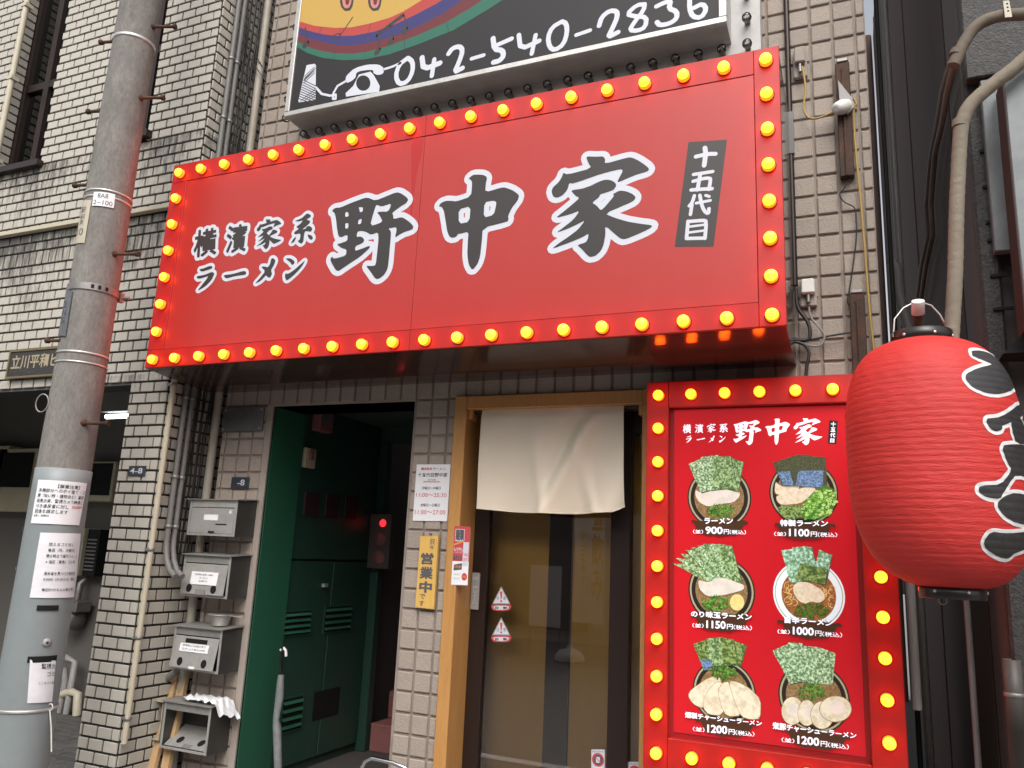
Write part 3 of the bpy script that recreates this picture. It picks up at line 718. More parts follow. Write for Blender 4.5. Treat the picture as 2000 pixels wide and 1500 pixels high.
def louvre(px, d):
    (ya, za), (yb, zb) = on_x(*px[0], XL), on_x(*px[1], XL); y0, y1, z0, z1 = min(ya, yb), max(ya, yb), min(za, zb), max(za, zb)
    part(d, 'vent_frame', MB().box(XL, XL+.006, y0, y0+.012, z0, z1).box(XL, XL+.006, y1-.012, y1, z0, z1).box(XL, XL+.006, y0+.012, y1-.012, z0, z0+.012).box(XL, XL+.006, y0+.012, y1-.012, z1-.012, z1), m_green_d)
    part(d, 'vent_back', MB().box(XL+.0005, XL+.0015, y0+.012, y1-.012, z0+.012, z1-.012), m_tape)
    n = 4
    for k in range(n):
        zc = z0+.012+(z1-z0-.024)*(k+.5)/n; part(d, 'slat', MB().obox((XL+.008, (y0+y1)/2, zc), (.007, 0, -.008), (0, (y1-y0)/2-.013, 0), (.001, 0, .0009)), m_green)
louvre(((552, 1193), (605, 1240)), d1); louvre(((634, 1183), (684, 1232)), d2); louvre(((551, 1364), (588, 1424)), d1)
(ya, za), (yb, zb) = on_x(614, 1352, XL), on_x(660, 1395, XL)
part(d2, 'open_hatch', MB().box(XL+.0005, XL+.002, ya, yb, min(za, zb), max(za, zb)), m_tape)
for (a, b) in (((595, 960), (619, 1010)), ((636, 964), (657, 1012)), ((674, 968), (694, 1014))):
    (ya, za), (yb, zb) = on_x(*a, XL), on_x(*b, XL); part(d3, 'dark_slot', MB().bbox(XL, XL+.012, ya, yb, min(za, zb), max(za, zb), .003), M('slot_maroon', (.03, .012, .014), .6))
y, z = on_x(632, 1143, XL); part(d1, 'latch', MB().obox((XL+.012, y, z), (.012, 0, 0), (0, .02, 0), (0, 0, .012)), m_steel)
(y0, z0), (y1, z1) = on_x(608, 832, XL), on_x(628, 800, XL)
t = thing('electric_meter', 'small electric meter with grey face at top of the green stairway', 'meter', (XL, y0, z0))
part(t, 'case', MB().bbox(XL, XL+.07, y0, y1+.06, z0-.03, z1, .008), m_stair); part(t, 'face', MB().box(XL+.0705, XL+.074, y0+.02, y1+.02, z0+.03, z1-.02), m_greyplate)
(y0, z0), (y1, z1) = on_x(588, 912, XL), on_x(612, 878, XL)
t = thing('intercom', 'small beige wall box below the meter in the green stairway', 'intercom', (XL, y0, z0)); part(t, 'case', MB().bbox(XL, XL+.03, y0, y1, z0, z1, .004), m_cream_box)
part(t, 'handset', MB().bbox(XL+.031, XL+.05, y0+.03, y0+.075, z0+.05, z1-.01, .006), m_stair)
# red signal box
(x0, z1), (x1, z0) = P2(724, 1003, 1.86), P2(757, 1112, 1.86)
t = thing('signal_box', 'white box with glowing red light and two dark lenses in the stairway', 'signal lamp', ((x0+x1)/2, 1.86, z0))
part(t, 'case', MB().bbox(x0, x1, 1.86, 1.925, z0, z1, .005), M('signal_case', (.075, .06, .055), .6))
for k, f in enumerate((.83, .53, .2)):
    zc = z0+(z1-z0)*f; xc = (x0+x1)/2+.01
    if k == 0: part(t, 'lamp', MB().lathe([(.028, 0), (.02, .012), (0, .016)], (xc+.012, 1.859, zc), 'y', 14), m_redled)
    else: part(t, 'lens', MB().lathe([(.05, 0), (.045, .012), (0, .02)], (xc, 1.859, zc), 'y', 18), m_stair)
# umbrella in plastic sleeve, leaning by the green wall
base = on(545, 1545, 1, .74); 
pu = [on(543, 1500, 1, .78), on(541, 1420, 1, .80), on(539, 1405, 1, .80), on(546, 1360, 1, .82), on(549, 1318, 1, .83)]
t = thing('umbrella', 'umbrella with white hooked handle in clear plastic sleeve by the green wall', 'umbrella', tuple(on(545, 1590, 1, .78)))
part(t, 'sleeve', MB().tube([np.array([pu[0][0]+.01, .77, .07])]+pu, [.010, .024, .026, .019, .027, .020], 9), m_plastic)
hk = [on(u, v, 1, .84) for u, v in ((549, 1318), (547, 1285), (548, 1270), (553, 1264), (558, 1270), (559, 1282))]
part(t, 'shaft', MB().tube(hk[:3], .006, 8), m_tape); part(t, 'handle', MB().tube(hk[2:], .0088, 8), m_cap); part(t, 'handle_band', MB().tube([hk[3]+np.array([-.012, -.001, -.004]), hk[3]+np.array([.006, -.001, 0])], .0105, 8), m_tape)
# chrome tube frame at the bottom edge
ch = [on(u, v, 1, .50) for u, v in ((700, 1540), (706, 1500), (714, 1487), (727, 1481), (768, 1490), (792, 1500), (806, 1530))]
g0 = ch[0].copy(); g0[2] = 0.0; g1 = ch[-1].copy(); g1[2] = 0.0
solo('tube_rail', MB().tube([g0]+ch+[g1], .011, 10), m_chrome, 'bent chrome tube rail at the bottom edge before the stairway', 'rail')

# ---- ramen shop door
YD = .80
x1714 = 1.718
wf = MB(); wf.bbox(1.718, 1.792, .612, YD+.02, -.0, 2.362, .004)
part(sb, 'door_post', wf, m_wood); part(sb, 'door_post', MB().bbox(2.80, 2.90, .612, YD+.02, 0, 2.362, .004), m_wood)
part(sb, 'door_header', MB().bbox(1.7925, 2.7995, .614, YD+.02, 2.285, 2.360, .004), m_wood)
xs = lambda u, v=1250: on(u, v, 1, YD)[0]
sA, sB, sC, sD = 1.794, xs(944), xs(1190), xs(1229)
dr = MB().bbox(sA, sB, YD, YD+.05, .02, 2.284, .003).bbox(sC, sD, YD-.012, YD+.05, .02, 2.284, .003).box(sB, sC, YD+.002, YD+.048, 2.16, 2.284).box(sD, 2.80, YD+.002, YD+.048, 2.16, 2.284).box(sB, sC, YD+.002, YD+.048, .02, .10).box(sD, 2.80, YD+.002, YD+.048, .02, .08)
part(sb, 'door_frame', dr, m_doorframe)
part(sb, 'door_pane', MB().box(sB, sC, YD+.02, YD+.026, .10, 2.16), m_glass); part(sb, 'door_pane', MB().box(sD, 2.80, YD+.02, YD+.026, .08, 2.16), m_glass)
(x0, z1), (x1, z0) = P2(921, 1118, YD), P2(935, 1191, YD)
x0 = max(x0, sA+.004); pp = part(sb, 'push_plate', MB().bbox(x0, x1, YD-.012, YD-.0005, z0, z1, .002), m_grey_light)
pr = Print(YD-.0135); put_text(pr, '押して下さい', rect(x0+.012, z0+.03, x1-.012, z1-.07), 0, 0, 0, True); put_text(pr, '自動', rect(x0+.01, z1-.04, x1-.01, z1-.02), 0); part(pp, 'lettering', pr.mb, m_white)
# interior
part(sb, 'shop_room', MB().box(1.63, 3.9, 2.6, 2.7, 0, 2.6).box(1.63, 1.75, YD+.06, 2.6, 0, 2.6).box(3.8, 3.9, YD+.06, 2.6, 0, 2.6), m_ochre)
part(sb, 'shop_ceiling', MB().box(1.63, 3.9, YD+.06, 2.7, 2.45, 2.55), m_darkwall)
part(sb, 'shop_floor', MB().box(1.63, 3.9, YW+.1, 2.7, -.1, .018), m_darkwall)
(x0, _), (x1, _) = P2(1070, 1200, .97), P2(1115, 1200, .97)
part(sb, 'partition', MB().box(x0, x1, .955, 1.02, .018, 2.45), m_doorframe)
(x2, _), = (P2(930, 1200, 1.45),)
part(sb, 'inner_panel', MB().box(1.76, x0-.004, 0.97, 1.01, .018, 2.44).box(x1+.004, 3.79, 0.97, 1.01, .018, 2.44), m_ochre)
# stickers on the glass
def sticker_tri(u, v, lab):
    y = YD+.0185; k = on(u+1, v, 1, y)[0]-on(u, v, 1, y)[0]
    F = lambda du, dv: (on(u+du, v+dv, 1, y)[0], on(u+du, v+dv, 1, y)[2])
    pr = Print(y, .0005)
    pr.poly([F(0, -25), F(18, 10), F(-18, 10)], 0); pr.poly(smooth_loop([F(-19, 11), F(19, 11), F(20, 15), F(15, 23), F(-16, 23), F(-20, 15)]), 1); pr.up()
    pr.poly([F(0, -21), F(15, 8), F(-15, 8)], 2); pr.poly(smooth_loop([F(-16, 13), F(16, 13), F(13, 21), F(-13, 21)]), 2); pr.up()
    pr.poly([F(-2.4, -15), F(2.4, -15), F(1, 0), F(-1, 0)], 1); pr.disc(F(0, 4), 2*k, 2*k, 1, 8)
    put_text(pr, '注', [F(-9, -5), F(-4, -5), F(-4, 2), F(-9, 2)], 3); put_text(pr, '意', [F(4, -5), F(9, -5), F(9, 2), F(4, 2)], 3)
    put_text(pr, '自動', [F(-12, 14.5), F(12, 14.5), F(12, 20), F(-12, 20)], 3, .03, .9)
    o = solo('warning_sticker', pr.mb, [m_grey_light, m_ink_red, m_white, m_ink], lab, 'sticker', 'triangular warning stickers on the door')
sticker_tri(979, 1170, 'triangular red and white warning sticker on the door glass, the upper one'); sticker_tri(979, 1231, 'triangular red and white warning sticker on the door glass, the lower one')
def sticker_no(u, v, lab):
    y = YD+.0185; F = lambda du, dv: (on(u+du, v+dv, 1, y)[0], on(u+du, v+dv, 1, y)[2]); k = (on(u+10, v, 1, y)[0]-on(u, v, 1, y)[0])/10
    pr = Print(y, .0005); pr.poly([F(-13, -20), F(13, -20), F(13, 20), F(-13, 20)], 0); pr.up(); pr.disc(F(0, 0), 12*k, 12*k, 1); pr.up(); pr.disc(F(0, 0), 9*k, 9*k, 3); pr.up()
    pr.poly(smooth_loop([F(-4, 6), F(-4, -4), F(-2, -6), F(3, -6), F(4, -2), F(4, 6)]), 2); pr.up(); pr.poly([F(-7, -6), F(-6, -7), F(7, 6), F(6, 7)], 1)
    put_text(pr, '手をふれないで', [F(-11, -18.5), F(11, -18.5), F(11, -14.5), F(-11, -14.5)], 3)
    solo('hand_sticker', pr.mb, [m_white, m_ink_red, m_white, m_ink], lab, 'sticker', 'no touching stickers on the door')
sticker_no(1168, 1484, 'square no-touching hand sticker low on the door glass'); sticker_no(1240, 1508, 'no-touching hand sticker cut by the photo edge beside the menu board')
# rod and noren
YN = .68
ra, rb = on(916, 804, 1, YN), on(1254, 795, 1, YN); zr = (ra[2]+rb[2])/2
rod = thing('curtain_rod', 'dark round rod across the top of the wooden door frame', 'curtain rod', (2.3, YN, zr))
part(rod, 'rod', MB().tube([(1.7935, YN, zr), (2.7995, YN, zr)], .017, 12), m_doorframe)
for x in (1.795, 2.775): part(rod, 'bracket', MB().box(x, x+.022, YN-.04, YN+.03, zr-.05, zr+.06), m_wood)
TLn, TRn, BRn, BLn = [np.array(P2(u, v, YN-.02)) for u, v in ((943, 798), (1219, 789), (1222, 1000), (934, 994))]
nb = MB(); nx, nz = 90, 60; vs = []
for k in range(nz+1):
    for i in range(nx+1):
        a, b = i/nx, k/nz
        x, z = (TLn*(1-a)+TRn*a)*(1-b)+(BLn*(1-a)+BRn*a)*b
        z -= .018*b*math.sin(math.pi*a)
        if b > .9 and a > .94: z += (b-.9)*.5*(a-.94)/.06*.5
        fold = .020*b*math.sin(4.5*a*math.pi+1.5*b)+.012*b*math.sin(17*a+5*b)
        fold += .034*math.exp(-((a-.86+.42*b)/.07)**2)*(1-.35*b)          # diagonal fold from top right
        fold -= .028*math.exp(-((a-.72+.30*b)/.06)**2)*(1-.5*b)
        fold += .022*math.exp(-((a-.42-.10*(b-.5))/.045)**2)*b
        fold += .020*math.exp(-((a-.62-.18*b)/.045)**2)*b
        y = YN-.022-.012*min(1, b/.1)-abs(fold)*0-fold*min(1, b/.18)
        if b < .06 and .74 < a < .9: z += .030*math.sin((a-.74)/.16*math.pi)*(1-b/.06)
        vs.append((x, y, z))
nb.add(vs, [(k*(nx+1)+i, k*(nx+1)+i+1, (k+1)*(nx+1)+i+1, (k+1)*(nx+1)+i) for k in range(nz) for i in range(nx)], 0, True)
nor = thing('door_curtain', 'plain cream cloth curtain hung from the rod over the shop door', 'curtain', (2.3, YN, zr-.5))
part(nor, 'cloth', nb, m_cloth)
hem = MB(); hv = [(vs[nz*(nx+1)+i]) for i in range(nx+1)]
hem.tube([(p[0], p[1], p[2]+.002) for p in hv[::3]], .0035, 6); part(nor, 'hem', hem, m_cloth)
# hours sheet, plaque, takeaway poster
def sheet(name, lab, cat, corners, y, mat, thick=.002):
    q = [P2(u, v, y) for u, v in corners]; c = np.mean(q, 0); t = thing(name, lab, cat, (c[0], y, c[1]))
    part(t, 'sheet' if thick < .01 else 'board', MB().prism([(x, z) for x, z in q], y, y+thick), mat); 
    TL, TR, BR_, BL = [np.array(k) for k in q]
    def cor(a, b): return tuple((TL*(1-a)+TR*a)*(1-b)+(BL*(1-a)+BR_*a)*b)
    def sub(x0, y0, x1, y1): return [cor(x0, y0), cor(x1, y0), cor(x1, y1), cor(x0, y1)]
    return t, cor, sub
t, cor, sub = sheet('hours_sheet', 'white opening hours sheet with red times taped on the tiled pier', 'notice', ((814, 907), (880, 907), (873, 1018), (806, 1017)), YW-.006, m_paper)
pr, pq = m_ink, m_ink_red
for P_, str_, q_, b_ in ((pq, '横浜家系', (.14, .055, .48, .105), .012), (pr, 'ラーメン', (.5, .055, .86, .105), .014), (pr, '十五代目野中家', (.06, .15, .93, .225), .016), (pr, '立川店', (.36, .26, .6, .29), .012), (pr, '月曜日～木曜日', (.2, .395, .76, .45), .004),
        (pq, '11:00～25:30', (.05, .51, .94, .58), 0.), (pr, '金曜日～日曜日', (.2, .695, .76, .75), .004), (pq, '11:00～27:00', (.05, .81, .94, .885), 0.)): 
    ln_ = Print(YW-.007); put_text(ln_, str_, sub(*q_), 0, b_); part(t, 'lettering', ln_.mb, P_)
pu_ = Print(YW-.007); pu_.poly(sub(.24, .305, .73, .318), 0); part(t, 'underline', pu_.mb, m_ink_red)
t, cor, sub = sheet('wooden_plaque', 'yellow wooden plaque with black characters hung below the hours sheet', 'sign', ((821, 1047), (856, 1047), (847, 1190), (811, 1186)), YW-.026, m_plaque, .018)
pr = Print(YW-.027)
for s, q, b in (('只', (.55, .045, .85, .12), .02), ('今', (.55, .13, .82, .19), .015), ('営', (.12, .235, .82, .40), .035), ('業', (.12, .43, .84, .60), .035), ('中', (.14, .63, .84, .79), .045), ('で', (.2, .81, .5, .875), .015), ('す', (.2, .90, .48, .975), .015)): put_text(pr, s, sub(*q), 0, b)
part(t, 'lettering', pr.mb, m_ink); c0 = cor(.5, .0); part(t, 'nail', MB().tube([(c0[0], YW-.03, c0[1]+.012), (c0[0], YW, c0[1]+.012)], .004, 8), m_iron)
t, cor, sub = sheet('takeaway_poster', 'small red and white takeaway poster stuck on the wooden door post', 'poster', ((888, 1027), (919, 1029), (913, 1143), (881, 1142)), .6095, m_paper, .0015)
pr = Print(.609, .0004); m_orange = M('print_orange', (.75, .3, .05), .6)
pr.poly(sub(.0, .0, 1, .60), 1); pr.disc(cor(.78, .86), .017, .02, 1, 16); pr.up(); pr.poly([cor(.0, .31), cor(.62, .24), cor(.62, .27), cor(.0, .34)], 3); pr.poly(sub(.62, .27, .96, .68), 2); pr.poly([cor(.1, .66), cor(.6, .63), cor(.6, .74), cor(.1, .76)], 0); pr.poly(sub(.08, .05, .66, .26), 2); pr.up()
put_text(pr, '麺類', sub(.1, .05, .64, .25), 0, .05); put_text(pr, 'テイクアウト', sub(.04, .36, .6, .47), 2, .03); put_text(pr, '出来ます', sub(.04, .49, .58, .59), 0, .04); put_text(pr, 'TAKE', sub(.66, .46, .93, .51), 1, .02); put_text(pr, 'OUT', sub(.66, .54, .9, .59), 1, .02)
put_text(pr, '100', sub(.66, .84, .92, .88), 3, .02); put_text(pr, 'お持ち帰り', sub(.14, .67, .56, .72), 3, .01); put_text(pr, 'ご注文は店内にて', sub(.12, .81, .55, .835), 0); put_text(pr, 'お申し付け下さい', sub(.12, .88, .55, .905), 0)
part(t, 'lettering', pr.mb, [m_ink, m_ink_red, m_white, m_orange])
addr(454, 932, 486, 954, YW-.003, '-8', 'small dark address plate reading -8 above the top mailbox', (.38, .78))
(x0, z1), (x1, z0) = P2(441, 797, YW), P2(514, 843, YW)
t = thing('blank_plate', 'blank dull grey metal plate on tiles left of the green stairway', 'plate', ((x0+x1)/2, YW, z0)); part(t, 'plate', MB().bbox(x0, x1, YW-.018, YW-.003, z0, z1, .003), m_greyplate)
for x, z in ((x0+.02, z1-.02), (x1-.02, z1-.02), (x1-.02, z0+.02), (x0+.02, z0+.02)): part(t, 'screw', MB().lathe([(.006, 0), (.004, .003), (0, .004)], (x, YW-.018, z), 'y', 8), m_steel)

# ------------------------------------------------------------------ main red sign
YS = .03
sg = thing('shop_sign', 'large red shop sign with black brush characters and lit yellow bulbs', 'sign', (1.74, YS, 2.48))
X0, X1, Z0s, Z1s = -.065, 3.552, 2.480, 3.790
ix0, ix1, iz0, iz1 = .062, 3.442, 2.588, 3.668
ib = MB(); xm = on(815, 460, 1, YS)[0]
part(sg, 'panel', MB().bbox(ix0+.002, xm-.001, YS+.003, YS+.02, iz0+.002, iz1-.002, .001), m_red); part(sg, 'panel', MB().bbox(xm+.001, ix1-.002, YS+.003, YS+.02, iz0+.002, iz1-.002, .001), m_red)
part(sg, 'frame_rail', MB().bbox(X0, xm-.0008, YS, YS+.02, iz1, Z1s, .002).bbox(xm+.0008, ix1-.0008, YS, YS+.02, iz1, Z1s, .002), m_red_frame)
part(sg, 'frame_rail', MB().bbox(X0, xm-.0008, YS, YS+.02, Z0s, iz0, .002).bbox(xm+.0008, ix1-.0008, YS, YS+.02, Z0s, iz0, .002), m_red_frame)
part(sg, 'frame_rail', MB().bbox(X0, ix0, YS, YS+.02, iz0+.0008, iz1-.0008, .002), m_red_frame)
part(sg, 'frame_rail', MB().bbox(ix1, X1, YS, YS+.02, Z0s, Z1s, .002), m_red_frame)
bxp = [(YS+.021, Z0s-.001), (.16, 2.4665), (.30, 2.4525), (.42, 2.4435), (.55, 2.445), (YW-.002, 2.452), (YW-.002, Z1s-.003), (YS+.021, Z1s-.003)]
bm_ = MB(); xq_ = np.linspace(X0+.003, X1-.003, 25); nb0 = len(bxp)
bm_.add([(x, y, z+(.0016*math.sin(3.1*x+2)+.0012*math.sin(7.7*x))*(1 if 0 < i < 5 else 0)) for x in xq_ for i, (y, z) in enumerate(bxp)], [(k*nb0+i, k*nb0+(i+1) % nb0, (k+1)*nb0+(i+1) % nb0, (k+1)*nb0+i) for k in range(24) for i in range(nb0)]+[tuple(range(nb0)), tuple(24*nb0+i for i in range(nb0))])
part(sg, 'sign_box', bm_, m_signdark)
# stain of old paint run at the seam
pr = Print(YS+.0025); sx = lambda u, v: P2(u, v, YS+.0025)
pr.poly(smooth_loop([sx(803, 271), sx(828, 266), sx(824, 300), sx(815, 330), sx(808, 380), sx(803, 430), sx(801, 430), sx(804, 350)]), 0); part(sg, 'paint_run', pr.mb, M('paint_run', (.40, .012, .010), .18))
S = .184; Zb0 = 2.5242
dome = MB().lathe([(.0258, 0), (.0258, .022), (.0250, .026)], (0, 0, 0), 'y', 20, 1).lathe([(.0250, .026), (.0225, .033), (.0165, .039), (.008, .0425), (0, .0435)], (0, 0, 0), 'y', 20).mesh('bulb', [m_bulb, m_bulb_side])
col_ = MB().lathe([(.0305, 0), (.0298, .004), (.0265, .0045)], (0, 0, 0), 'y', 20).mesh('bulb_collar', m_collar)
def bulb(t, x, y, z, r=1.06): o = piece(t, 'bulb', dome, (x, y, z), None, (r, r, r)); c = bpy.data.objects.new('bulb_collar', col_); COL.objects.link(c); c.parent = o
for i in range(20):
    for k in range(8):
        if i in (0, 19) or k in (0, 7): bulb(sg, i*S+(.010 if i == 0 else 0), YS-.0004, Zb0+k*S*.9278)
# lettering
def traced(pr, polys, org, sc, plane, mi, smooth=1, grow=0.):
    """polys: list of (outer, holes) in zoomed pixels"""
    mp = lambda q: P2(q[0]/sc+org[0], q[1]/sc+org[1], plane); allp = []
    for outer, holes in polys:
        o = [mp(q) for q in smooth_loop(outer, smooth)]; hs = [[mp(q) for q in smooth_loop(h, smooth)] for h in holes]
        allp += fill(o, hs)
        if grow:
            for l_ in [o]+hs: allp += ribbon(l_, grow, True, 10)
    pr.uni(allp, mi)
NO = [([(120,418),(165,380),(235,375),(400,305),(570,243),(620,250),(700,285),(860,220),(985,170),(1050,190),(1120,240),(1140,275),(1110,320),(1040,360),(960,420),(925,450),(940,480),(940,530),(1040,505),(1080,515),(1160,570),(1205,620),(1205,655),(1180,672),(1080,705),(1010,745),(960,780),(985,680),(980,635),(870,655),(910,690),(905,800),(890,950),(875,1130),(860,1200),(820,1270),(760,1320),(720,1330),(690,1310),(650,1250),(575,1150),(640,1155),(695,1150),(710,1110),(725,980),(745,780),(735,705),(640,740),(580,700),(510,685),(460,700),(450,770),(500,760),(540,780),(555,820),(520,855),(435,890),(430,955),(520,925),(620,885),(630,900),(600,940),(500,1030),(400,1095),(280,1175),(210,1225),(170,1205),(110,1100),(100,1065),(125,1025),(140,1055),(190,1050),(310,1015),(318,935),(250,915),(185,865),(240,850),(328,820),(332,745),(300,745),(260,770),(225,770),(205,740),(190,650),(175,520),(160,450)],
    [[(300,440),(335,430),(350,490),(300,505)], [(475,372),(520,368),(540,380),(530,430),(495,440),(490,400)], [(300,585),(345,580),(340,650),(300,660)], [(475,540),(520,522),(512,590),(468,602)], [(715,335),(785,365),(920,315),(875,430),(780,430),(720,440),(765,490),(800,570),(625,628),(690,400)]])]
NAKA = [([(105,540),(140,495),(200,468),(280,470),(330,478),(520,415),(535,240),(520,205),(488,185),(540,140),(600,133),(680,140),(720,165),(722,200),(710,240),(700,362),(905,300),(960,300),(1050,335),(1120,385),(1132,415),(1110,470),(1040,560),(990,665),(1000,700),(985,735),(670,812),(655,1000),(635,1180),(600,1280),(535,1355),(490,1280),(472,1160),(478,1000),(488,860),(385,890),(355,890),(330,930),(280,942),(240,920),(215,850),(195,720),(175,600),(150,548)],
    [[(360,580),(515,535),(498,738),(365,762)], [(690,488),(800,465),(840,480),(840,520),(810,648),(680,685)]])]
IE = [([(300,340),(345,365),(630,290),(590,220),(570,165),(585,150),(680,155),(770,150),(792,185),(785,238),(1060,162),(1110,165),(1200,210),(1290,275),(1308,305),(1280,330),(1140,370),(945,455),(935,440),(1000,320),(975,298),(760,350),(420,470),(368,462),(350,540),(290,610),(220,637),(180,620),(160,560),(180,510),(240,460),(280,400)], []),
    ([(385,548),(520,530),(620,495),(720,445),(795,422),(860,430),(910,460),(922,495),(890,545),(800,575),(728,597),(725,625),(635,695),(690,725),(740,785),(790,740),(900,610),(875,595),(960,550),(1040,560),(1110,590),(1148,625),(1135,665),(1070,700),(785,820),(900,870),(1050,915),(1200,940),(1345,958),(1330,985),(1250,1030),(1060,1110),(1000,1125),(950,1100),(790,960),(795,1060),(775,1180),(740,1260),(680,1315),(620,1332),(580,1310),(520,1240),(460,1190),(565,1160),(590,1110),(597,1055),(520,1100),(400,1150),(165,1238),(230,1180),(350,1100),(470,1010),(560,897),(460,950),(340,1005),(215,1047),(300,985),(420,890),(495,785),(380,830),(205,875),(300,800),(410,710),(490,638),(440,610)], [])]
KEI = [([(1590,235),(1700,190),(1745,145),(1780,120),(1830,150),(1825,175),(1760,215),(1815,225),(1815,260),(1750,320),(1700,355),(1755,345),(1770,305),(1830,310),(1850,350),(1830,388),(1800,385),(1745,380),(1730,430),(1720,530),(1690,565),(1650,540),(1640,520),(1670,500),(1680,410),(1590,430),(1585,395),(1660,345),(1610,320),(1680,270),(1715,222),(1650,240)], []),
    ([(1540,545),(1600,460),(1615,475),(1590,530),(1555,555)], []), ([(1775,425),(1840,440),(1860,480),(1840,510),(1800,490)], [])]
RA = [([(210,930),(270,920),(370,880),(405,890),(395,925),(245,970)], []), ([(165,1035),(300,1010),(400,965),(435,995),(390,1090),(300,1180),(180,1250),(250,1160),(330,1060),(345,1030),(200,1075)], [])]
BA = [([(568,1015),(700,1000),(850,955),(890,965),(890,1010),(730,1030),(610,1065),(580,1050)], [])]
ME = [([(1015,1145),(1090,1060),(1170,960),(1105,895),(1160,890),(1205,905),(1240,850),(1255,775),(1280,768),(1318,800),(1300,860),(1250,945),(1268,1000),(1235,1058),(1195,1040),(1180,1015),(1110,1095)], [])]
NN = [([(1455,775),(1530,770),(1590,810),(1590,850),(1555,872),(1530,830)], []), ([(1455,990),(1500,1000),(1600,930),(1690,850),(1748,800),(1700,890),(1600,1000),(1500,1085),(1470,1090),(1455,1050)], [])]
SMALL = KEI+RA+BA+ME+NN
yl = YS+.0022
pw = Print(yl); pk = Print(yl-.0008)
for polys, org, sc, g in ((NO, (630, 350), 6.82, .030), (NAKA, (840, 320), 6.52, .029), (IE, (1050, 280), 6.0, .029), (SMALL, (360, 400), 7.407, .019)):
    traced(pw, polys, org, sc, YS, 0, 1, g); traced(pk, polys, org, sc, YS, 0, 1)
def zq(org, sc, pts): return [P2(x/sc+org[0], y/sc+org[1], YS) for x, y in pts]
Q1 = zq((360, 400), 7.407, ((150, 375), (470, 318), (460, 715), (125, 772))); Q2 = zq((360, 400), 7.407, ((620, 300), (925, 262), (880, 672), (590, 712)))
IE_S = [(o, h) for o, h in IE]
for ch, Q in (('横', Q1), ('濱', Q2)):
    out, f = put_text(pk, ch, Q, 0, .022); 
    p2 = Print(0); V, Fc = put_text(p2, ch, Q, 0, .02); polys = [[V[i] for i in t_] for t_ in Fc]; cnt = {}
    for t_ in Fc:
        for i in range(3): q = tuple(sorted((t_[i-1], t_[i]))); cnt[q] = cnt.get(q, 0)+1
    for (a, b), n_ in cnt.items():
        if n_ == 1: polys += ribbon([V[a], V[b]], .021, False, 8)
    pw.uni(polys, 0)
def remap(polys, src, dst):
    """affine-fit copies of traced characters: src bounds in their pixels to a px quad"""
    xs_ = [q[0] for o, h in polys for q in o]; ys_ = [q[1] for o, h in polys for q in o]; a, b, c, d = min(xs_), max(xs_), min(ys_), max(ys_)
    TL, TR, BR_, BL = [np.array(q, float) for q in dst]
    def f(q): p, r = (q[0]-a)/(b-a), (q[1]-c)/(d-c); return tuple((TL*(1-p)+TR*p)*(1-r)+(BL*(1-p)+BR_*p)*r)
    return [([f(q) for q in o], [[f(q) for q in h_] for h_ in h]) for o, h in polys]
ies = remap(IE, None, ((1050, 205), (1415, 215), (1390, 640), (1035, 640)))
traced(pw, ies, (360, 400), 7.407, YS, 0, 1, .019); traced(pk, ies, (360, 400), 7.407, YS, 0, 1)
lo = part(sg, 'lettering_outline', pw.mb, m_white); part(sg, 'lettering', pk.mb, m_black)
ZP = [(290, 112), (780, 80), (608, 1442), (115, 1445)]
pl_ = Print(yl); pl_.poly(zq((1300, 260), 6.52, ZP), 0); part(sg, 'label_panel', pl_.mb, m_black)
JU = [([(385,298),(480,275),(560,262),(635,262)],27),([(500,185),(510,260),(490,410)],30),([(355,525),(600,487)],23),([(440,525),(405,720)],25),([(350,612),(480,575),(565,570),(572,600),(550,715)],23),([(325,722),(450,712),(590,705)],24),
      ([(365,795),(340,880),(300,925)],22),([(335,910),(315,1035)],22),([(388,890),(570,855)],19),([(435,790),(455,900),(490,990),(545,1030),(552,960)],23),([(510,790),(555,805)],20),
      ([(285,1120),(265,1340)],23),([(285,1125),(480,1108),(520,1120),(500,1340)],23),([(300,1190),(490,1165)],16),([(290,1265),(480,1240)],16),([(270,1340),(500,1335)],23)]
def strokes(pr, st_, org, sc, plane, mi, k=1.):
    pol = []
    for pts, w_ in st_:
        if len(pts) > 2:
            q_ = [pts[0]]
            for a, b in zip(pts[:-1], pts[1:]): q_ += [(a[0]*.75+b[0]*.25, a[1]*.75+b[1]*.25), (a[0]*.25+b[0]*.75, a[1]*.25+b[1]*.75)]
            pts = q_+[pts[-1]]
        q = [P2(x/sc+org[0], y/sc+org[1], plane) for x, y in pts]; m0 = P2(pts[0][0]/sc+org[0], pts[0][1]/sc+org[1], plane); m1 = P2((pts[0][0]+w_)/sc+org[0], pts[0][1]/sc+org[1], plane)
        pol += ribbon(q, k*math.hypot(m1[0]-m0[0], m1[1]-m0[1]), False, 10)
    pr.uni(pol, mi)
pj = Print(yl-.0008); strokes(pj, JU, (1300, 260), 6.52, YS, 0); part(sg, 'lettering', pj.mb, m_white)

